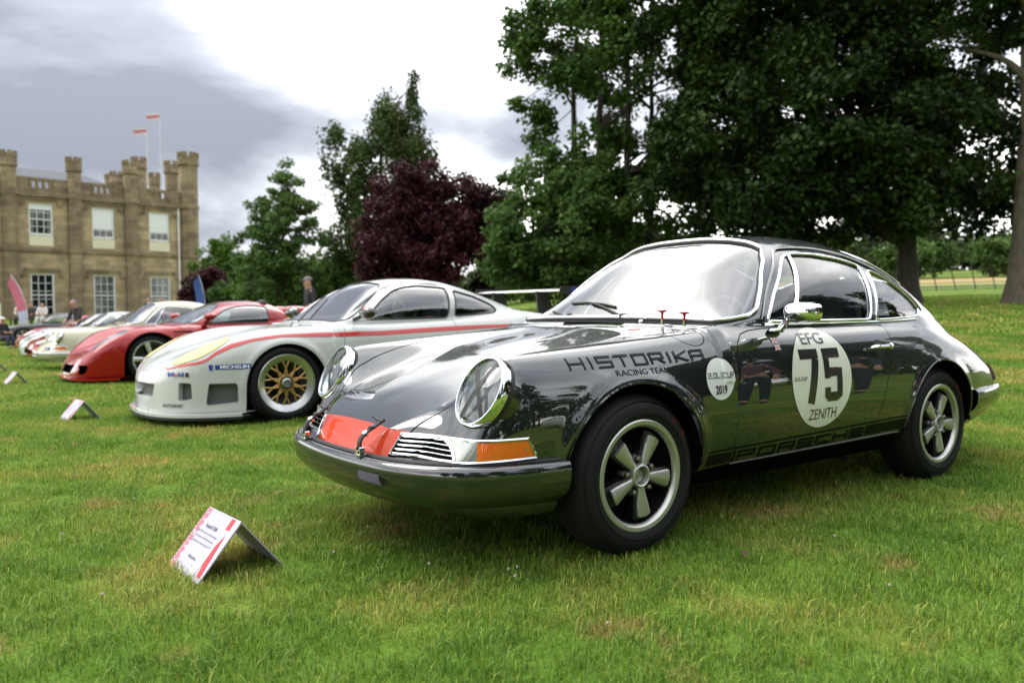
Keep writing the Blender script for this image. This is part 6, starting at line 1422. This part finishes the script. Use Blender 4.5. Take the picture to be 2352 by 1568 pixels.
# distant woodland closing the horizon
def distant_wood():
    rng = np.random.default_rng(5); C = []
    for a in np.linspace(-.62, .95, 300):
        d = 120+rng.normal()*6; h = 5.5+2.5*math.sin(a*17)+1.5*math.sin(a*41+1)
        if a < -.25: d += 20
        for _ in range(5):
            p = gp(a*d+rng.normal()*2, d+rng.normal()*3); C.append((p[0], p[1], float(ground_z(p[0], p[1]))+rng.uniform(.3, h)))
    C = np.array(C); V, F = leaves(rng, C, np.full(len(C), 2.0), 40, .9); o = mk('distant_wood', V, F, BIRCH, None, smooth=False); tag(o, 'hazy line of far-off woodland on the rise behind the park', 'woodland', kind='stuff')
distant_wood()
# trees across the lawn, behind the photographer
for i, (x, y, r, src, h) in enumerate(((-12, 19, .4, 'spreading_tree', 'leafy'), (-20, 18, 1.9, 'broadleaf_tree', 'broad'), (-28, 15, 3.1, 'spreading_tree', 'tall'), (-4, 21, 2.6, 'broadleaf_tree', 'upright'), (4, 22, 4.4, 'spreading_tree', 'full'), (13, 22, 5.5, 'broadleaf_tree', 'dense'), (21, 19, .9, 'spreading_tree', 'wide'), (-37, 12, 2.2, 'broadleaf_tree', 'slender'), (28, 13, 3.7, 'spreading_tree', 'heavy'))):
    c = copy_tree(bpy.data.objects[src]); c.location = (x, y, float(ground_z(x, y))); c.rotation_euler.z = r; c['label'] = f'{h} dark tree in the row on the opposite side of the lawn'; c['group'] = 'trees on the opposite side of the lawn'
for i, (x, y, q) in enumerate(((-8, 17.5, 0), (-16, 17, 1), (-24, 15, 2), (0, 19, 3), (9, 20, 4), (17, 19, 5), (-33, 11, 6))):
    c = copy_tree(bpy.data.objects['shrub' if q == 0 else f'shrub.{q:03d}']); c.location = (x, y, float(ground_z(x, y))); c.scale = (1.7, 1.7, 1.5); c['label'] = f'{("low", "broad", "thick", "dense", "round", "leafy", "dark")[i]} shrub under the trees on the opposite side of the lawn'; c['group'] = 'shrubs on the opposite side of the lawn'
# ---------------------------------------------------------------- field, fence, banners, people
def strip(name, s0, s1, d0, d1, m, dz, n=24):
    V, F = [], []
    for i in range(n+1):
        for j in range(7): V.append(gpz(s0+(s1-s0)*i/n, d0+(d1-d0)*j/6+0, dz))
    for i in range(n):
        for j in range(6): F.append([7*i+j, 7*i+7+j, 7*i+8+j, 7*i+1+j])
    return mk(name, V, F, m, kind='structure')
def crop(name, a, b_):
    m, t, b = nm(name); ge = t.nodes.new('ShaderNodeNewGeometry'); n = t.nodes.new('ShaderNodeTexNoise'); n.inputs['Scale'].default_value = .6; n.inputs['Detail'].default_value = 6; t.links.new(ge.outputs['Position'], n.inputs[0]); r = t.nodes.new('ShaderNodeValToRGB'); t.links.new(n.outputs[0], r.inputs[0]); e = r.color_ramp.elements; e[0].position, e[0].color = .35, (*a, 1); e[1].position, e[1].color = .65, (*b_, 1); t.links.new(r.outputs[0], b.inputs['Base Color']); b.inputs['Roughness'].default_value = .95; return m
strip('rough_grass_strip', 14, 46, 42.5, 45.5, crop('rough_grass', (.035, .08, .008), (.08, .12, .015)), .03)
strip('meadow', 15, 60, 48, 54, crop('hay_green', (.13, .16, .025), (.20, .18, .04)), .03)
strip('hay_field', 16, 72, 54, 64, crop('hay', (.24, .16, .05), (.30, .20, .07)), .03)
def fence():
    iron = mat('rusty_iron', (.045, .025, .015), .7, .3); o = empty('iron_fence', gpz(22, 41), math.atan2(GR[1], GR[0]), label='leaning rusty iron estate fence on the bank below the orchard', cat='fence'); z0 = gpz(22, 41)[2]
    rng = np.random.default_rng(4); tops = []
    for i in range(19):
        s = 14.5+i*.98; z = gpz(s, 41)[2]-z0; lean = -.24+rng.normal()*.03; MB().tube(np.array([(s-22, 0, z-.1), (s-22+lean, 0, z+1.02)]), .024, 6).build('post', iron, o); tops.append((s-22, z, lean))
    for k in range(5):
        h = .18+k*.2; P = np.array([(x+l*h/1.02, -.03, z+h+rng.normal()*.008) for x, z, l in tops]); MB().tube(P, .011, 5).build('rail', iron, o)
fence()
def feather(name, label, s, d, h, w, c0, c1, bend, split=.32):
    o = empty(name, gpz(s, d), math.atan2(GR[1], GR[0]), label=label, cat='banner'); n = 22; top = []; P = []
    for i in range(n+1):
        t = i/n; P.append((bend*max(0, (t-.25)/.75)**1.9, 0, .05+h*t-.10*h*max(0, t-.8)**1.5*8*.3))
    P = np.array(P); MB().tube(P, .018, 6).build('pole', mat('pole_white', (.5, .5, .52), .4), o)
    for nme, a, b_, m in (('lower_cloth', 1, int(n*split)+1, c1), ('upper_cloth', int(n*split)+1, n, c0)):
        V, F = [], []
        for k, i in enumerate(range(a, b_+1)):
            t = i/n; ww = w*(.75+.35*math.sin(t*3.0)) if t < .86 else w*(.75+.35*math.sin(.86*3))*max(.06, (1-t)/.14)
            for q in (0, .5, 1): V.append((P[i, 0]-ww*q, .02*math.sin(t*9+q*3), P[i, 2]-(.10*q if t > .3 else 0)))
            if k:
                for q in range(2): F.append([3*k-3+q, 3*k+q, 3*k+1+q, 3*k-2+q])
        mk(nme, V, F, m, o)
    MB().lathe([(0, .02), (.22, .03), (.25, .0), (0, 0)], 16, Matrix.Rotation(R(90), 4, 'X')).build('base', BLACK, o); return o
def speckle(name, a, b_):
    m, t, b = nm(name); tc = t.nodes.new('ShaderNodeTexCoord'); n = t.nodes.new('ShaderNodeTexChecker'); n.inputs['Scale'].default_value = 16; n.inputs['Color1'].default_value = (*a, 1); n.inputs['Color2'].default_value = (*b_, 1); mp = t.nodes.new('ShaderNodeMapping'); mp.inputs['Rotation'].default_value = (0, R(45), 0); t.links.new(tc.outputs['Object'], mp.inputs[0]); t.links.new(mp.outputs[0], n.inputs[0]); t.links.new(n.outputs[0], b.inputs['Base Color']); b.inputs['Roughness'].default_value = .8; return m
feather('feather_banner', 'pink chequered feather banner on a curved pole before the stone house', -23.75, 40.0, 2.8, .44, speckle('pink_cloth', (.42, .07, .13), (.50, .16, .22)), mat('lilac_cloth', (.46, .46, .62), .8), -.78)
feather('feather_banner', 'plain blue feather banner at the corner of the stone house', -16.9, 45.0, 2.6, .42, mat('blue_cloth', (.035, .075, .25), .8), mat('blue_cloth', (.035, .075, .25), .8), -.35)
# easel notice board
eb = empty('notice_board', gpz(-24.6, 38.5), math.atan2(GR[1], GR[0]), label='white easel notice board with blue pictures near the pink banner', cat='notice board')
MB().box((0, 0, .95), (.95, .05, .95), bev=.01).build('board', WHITE, eb)
MB().box((-.12, -.035, 1.05), (.40, .01, .55)).build('picture', mat('board_blue', (.16, .30, .55), .6), eb); MB().box((.28, -.035, 1.15), (.22, .01, .3)).build('picture', MATS['board_blue'], eb)
for sg in (-1, 1): MB().tube(np.array([(sg*.42, .02, .9), (sg*.50, .02, 0)]), .03, 6).build('leg', WHITE, eb); MB().tube(np.array([(sg*.40, .05, .9), (sg*.42, .55, 0)]), .025, 6).build('leg', WHITE, eb)
# -------- people
def skin_mesh(J, E, sub=2):
    me = bpy.data.meshes.new('sk'); me.from_pydata([j[0] for j in J], E, []); o = bpy.data.objects.new('sk', me); COL.objects.link(o); o.modifiers.new('s', 'SKIN'); 
    for i, j in enumerate(J): v = me.skin_vertices[0].data[i]; v.radius = (j[1], j[2] if len(j) > 2 else j[1]); v.use_root = (i == 0)
    sb = o.modifiers.new('u', 'SUBSURF'); sb.levels = sub; bpy.context.view_layer.update(); ev = o.evaluated_get(bpy.context.evaluated_depsgraph_get()); m2 = bpy.data.meshes.new_from_object(ev); bpy.data.objects.remove(o); return m2
def person(label, loc, rz, pose='stand', top=(.02, .02, .025), legs=(.03, .035, .06), cap=None, skin=(.45, .24, .17), hair=(.03, .02, .015), scale=1.0, group=None):
    o = empty('person', loc, rz, label=label, cat='person', group=group); o.scale = (scale,)*3; sm = mat('skin_%d' % int(skin[0]*100), skin, .55)
    sit = pose == 'sit'; hz = .50 if sit else .93; lean = .10 if pose == 'lean' else (.04 if not sit else .02)
    H = lambda x, y, z: (x, y, z)
    pel = (0, 0, hz); wa = (lean*.4, 0, hz+.20); ch = (lean*.8, 0, hz+.40); nk = (lean*1.2, 0, hz+.52); hd0 = (lean*1.6+.01, 0, hz+.58); hd1 = (lean*1.8+.02, 0, hz+.675); hd2 = (lean*1.8+.01, 0, hz+.77)
    J = [(pel, .135, .105), (wa, .125, .10), (ch, .155, .11), (nk, .066), (hd0, .080), (hd1, .112, .100), (hd2, .085)]; E = [(0, 1), (1, 2), (2, 3), (3, 4), (4, 5), (5, 6)]
    def limb(start, pts):
        k = start
        for p in pts: J.append(p); E.append((k, len(J)-1)); k = len(J)-1
        return k
    for sg in (1, -1):
        sh = (ch[0], sg*.19, ch[2]+.08)
        if sit: el, wr = (ch[0]+.10, sg*.25, ch[2]-.20), (ch[0]+.30, sg*.14, ch[2]-.22)
        elif pose == 'lean': el, wr = (ch[0]+.10, sg*.25, ch[2]-.20), (ch[0]+.28, sg*.18, ch[2]-.30)
        else: el, wr = (ch[0]-.02, sg*.26, ch[2]-.22), (ch[0]+.08, sg*.25, ch[2]-.46)
        k = limb(2, [(sh, .062), (el, .045), (wr, .032)])
        hx = np.array(wr)-np.array(el); hx = hx/np.linalg.norm(hx); q = limb(k, [(tuple(np.array(wr)+hx*.06), .036, .022)])
        for f_ in range(4): limb(q, [(tuple(np.array(wr)+hx*(.10+.01*(f_ in (1, 2)))+np.array([0, (f_-1.5)*.018, 0])), .0095), (tuple(np.array(wr)+hx*(.15+.015*(f_ in (1, 2)))+np.array([0, (f_-1.5)*.018, -.012])), .0085)])
        limb(k, [(tuple(np.array(wr)+hx*.06+np.array([.02, -sg*.035, 0])), .011), (tuple(np.array(wr)+hx*.10+np.array([.025, -sg*.04, -.005])), .009)])
        hp = (0, sg*.09, hz-.05)
        if sit: kn, an = (.42, sg*.13, hz-.02), (.46, sg*.13, .09)
        else: kn, an = (.03+.03*sg, sg*.105, .49), (-.02+.03*sg, sg*.11, .09)
        k = limb(0, [(hp, .095), (kn, .062), ((an[0], an[1], an[2]+.18), .055), (an, .042)]); limb(k, [((an[0]+.10, an[1], .04), .042, .035), ((an[0]+.18, an[1], .035), .034, .026)])
    me = skin_mesh(J, E); me.materials.append(sm); me.polygons.foreach_set('use_smooth', np.ones(len(me.polygons), bool)); link(bpy.data.objects.new('body', me), o)
    # face details
    nz = MB(); nz.add(*ellipsoid((hd1[0]+.092, 0, hd1[2]-.005), (.018, .012, .022), 8, 6)); nz.build('nose', sm, o)
    for sg in (1, -1): MB().add(*ellipsoid((hd1[0]+.078, sg*.032, hd1[2]+.022), (.010, .013, .008), 8, 6)).build('eye', mat('eye_dark', (.02, .02, .02), .3), o); MB().add(*ellipsoid((hd1[0], sg*.085, hd1[2]), (.02, .010, .03), 8, 6)).build('ear', sm, o)
    MB().add(*ellipsoid((hd1[0]+.078, 0, hd1[2]-.042), (.010, .024, .006), 8, 6)).build('mouth', mat('lip', (.30, .10, .08), .5), o)
    MB().add(*ellipsoid((hd2[0]-.022, 0, hd1[2]+.045), (.098, .088, .078), 14, 10)).build('hair', mat('hair_%d' % int(hair[0]*1000), hair, .7), o)
    if cap is not None:
        c = MB().add(*ellipsoid((hd2[0]-.012, 0, hd1[2]+.062), (.110, .096, .078), 16, 10)).build('cap', mat('cap_cloth_%d' % int(cap[0]*100), cap, .8), o); MB().add(*ellipsoid((hd2[0]+.115, 0, hd1[2]+.052), (.075, .072, .010), 14, 6)).build('brim', MATS['cap_cloth_%d' % int(cap[0]*100)], c)
    # clothes: the same skeleton, a little fuller, cut at cuffs and waist
    ids = [0, 1, 2]; JJ = [(J[0][0], .145, .118), (J[1][0], .142, .118), (J[2][0], .172, .126), ((nk[0], 0, nk[2]-.005), .088)]; EE = [(0, 1), (1, 2), (2, 3)]
    for sg in (1, -1):
        arm = [j for j in J[7:] if True]; base = 7+(0 if sg > 0 else (len(J)-7)//2); b0 = len(JJ); JJ += [(J[base][0], .082), (J[base+1][0], .062), (tuple(np.array(J[base+2][0])*.9+np.array(J[base+1][0])*.1), .046)]; EE += [(2, b0), (b0, b0+1), (b0+1, b0+2)]
    me = skin_mesh(JJ, EE); me.materials.append(mat('jacket_%d_%d' % (int(top[0]*100), int(top[2]*100)), top, .85)); me.polygons.foreach_set('use_smooth', np.ones(len(me.polygons), bool)); link(bpy.data.objects.new('jacket', me), o)
    JJ = [((0, 0, hz+.06), .142, .115), ((0, 0, hz-.03), .148, .125)]; EE = [(0, 1)]; half = (len(J)-7)//2
    for sg in (1, -1):
        base = 7+(0 if sg > 0 else half); lg = [j for j in J[base:base+half]][-6:]; b0 = len(JJ); JJ += [(lg[0][0], .112), (lg[1][0], .082), (lg[2][0], .072), (lg[3][0], .064)]; EE += [(1, b0), (b0, b0+1), (b0+1, b0+2), (b0+2, b0+3)]
        MB().add(*ellipsoid((lg[4][0][0]+.02, lg[4][0][1], .045), (.135, .052, .046), 12, 8)).build('shoe', mat('shoe_dark', (.02, .018, .016), .5), o)
    me = skin_mesh(JJ, EE); me.materials.append(mat('trousers_%d_%d' % (int(legs[0]*100), int(legs[2]*100)), legs, .85)); me.polygons.foreach_set('use_smooth', np.ones(len(me.polygons), bool)); link(bpy.data.objects.new('trousers', me), o)
    return o
def face_dir(ds, dd): v = GR*ds+GF*dd; return math.atan2(v[1], v[0])
def at_p(s, d): return gpz(s, d)
person('person in a grey camouflage cap and black jacket standing behind the white race car', gpz(-4.92, 20.0), face_dir(-1, -.75), 'stand', (.018, .016, .022), cap=(.16, .14, .15))
person('person in dark clothes sitting before the ground-floor window of the stone house', gpz(-25.9, 44.0), face_dir(.2, -1), 'sit', (.05, .04, .04), (.03, .03, .035), hair=(.02, .015, .01))
person('person in a white shirt and pale trousers sitting before the stone house window', gpz(-25.3, 44.0), face_dir(.1, -1), 'sit', (.62, .56, .56), (.50, .50, .50))
person('person in a cream top sitting half hidden behind the pink banner', gpz(-26.8, 44.5), face_dir(.4, -1), 'sit', (.50, .45, .38), (.02, .02, .03), hair=(.20, .15, .08))
person('person in a dark jacket leaning over the white coupe far down the row', gpz(-14.6, 27.5), face_dir(-.5, -1), 'lean', (.03, .025, .03), hair=(.16, .14, .13))
person('person in a maroon top standing beyond the ivory coupe roof', gpz(-14.8, 34.5), face_dir(.4, -1), 'stand', (.10, .03, .04))
person('person in a navy top standing beyond the ivory coupe windscreen', gpz(-15.4, 34.8), face_dir(-.4, -1), 'stand', (.03, .03, .08))
person('person in a black top and white cap sitting at the far end of the row', gpz(-18.9, 30.2), face_dir(1, -.3), 'sit', (.02, .02, .02), cap=(.6, .6, .6), scale=.9)
person('person in a plum shirt and navy trousers watching the grey coupe from its door side', (-3.9, 3.5, 0), math.atan2(-2.4, 3.0), 'stand', (.12, .05, .07), (.012, .022, .04), hair=(.05, .03, .02))
person('person in navy overalls watching the grey coupe from behind its rear wheel', (-5.3, 3.3, 0), math.atan2(-2, 3.4), 'stand', (.02, .03, .05), (.012, .02, .035))
# garden bench for the sitters
bn = empty('garden_bench', gpz(-25.9, 44.12), math.atan2(GR[1], GR[0]), label='dark low bench under the people sitting by the stone house', cat='bench')
bw = mat('bench_wood', (.06, .04, .03), .7)
for k in range(4): MB().box((0, -.18+.11*k, .43), (2.6, .09, .035)).build('slat', bw, bn)
for x in (-1.1, 1.1):
    for y in (-.18, .16): MB().box((x, y, .205), (.07, .07, .415)).build('leg', bw, bn)
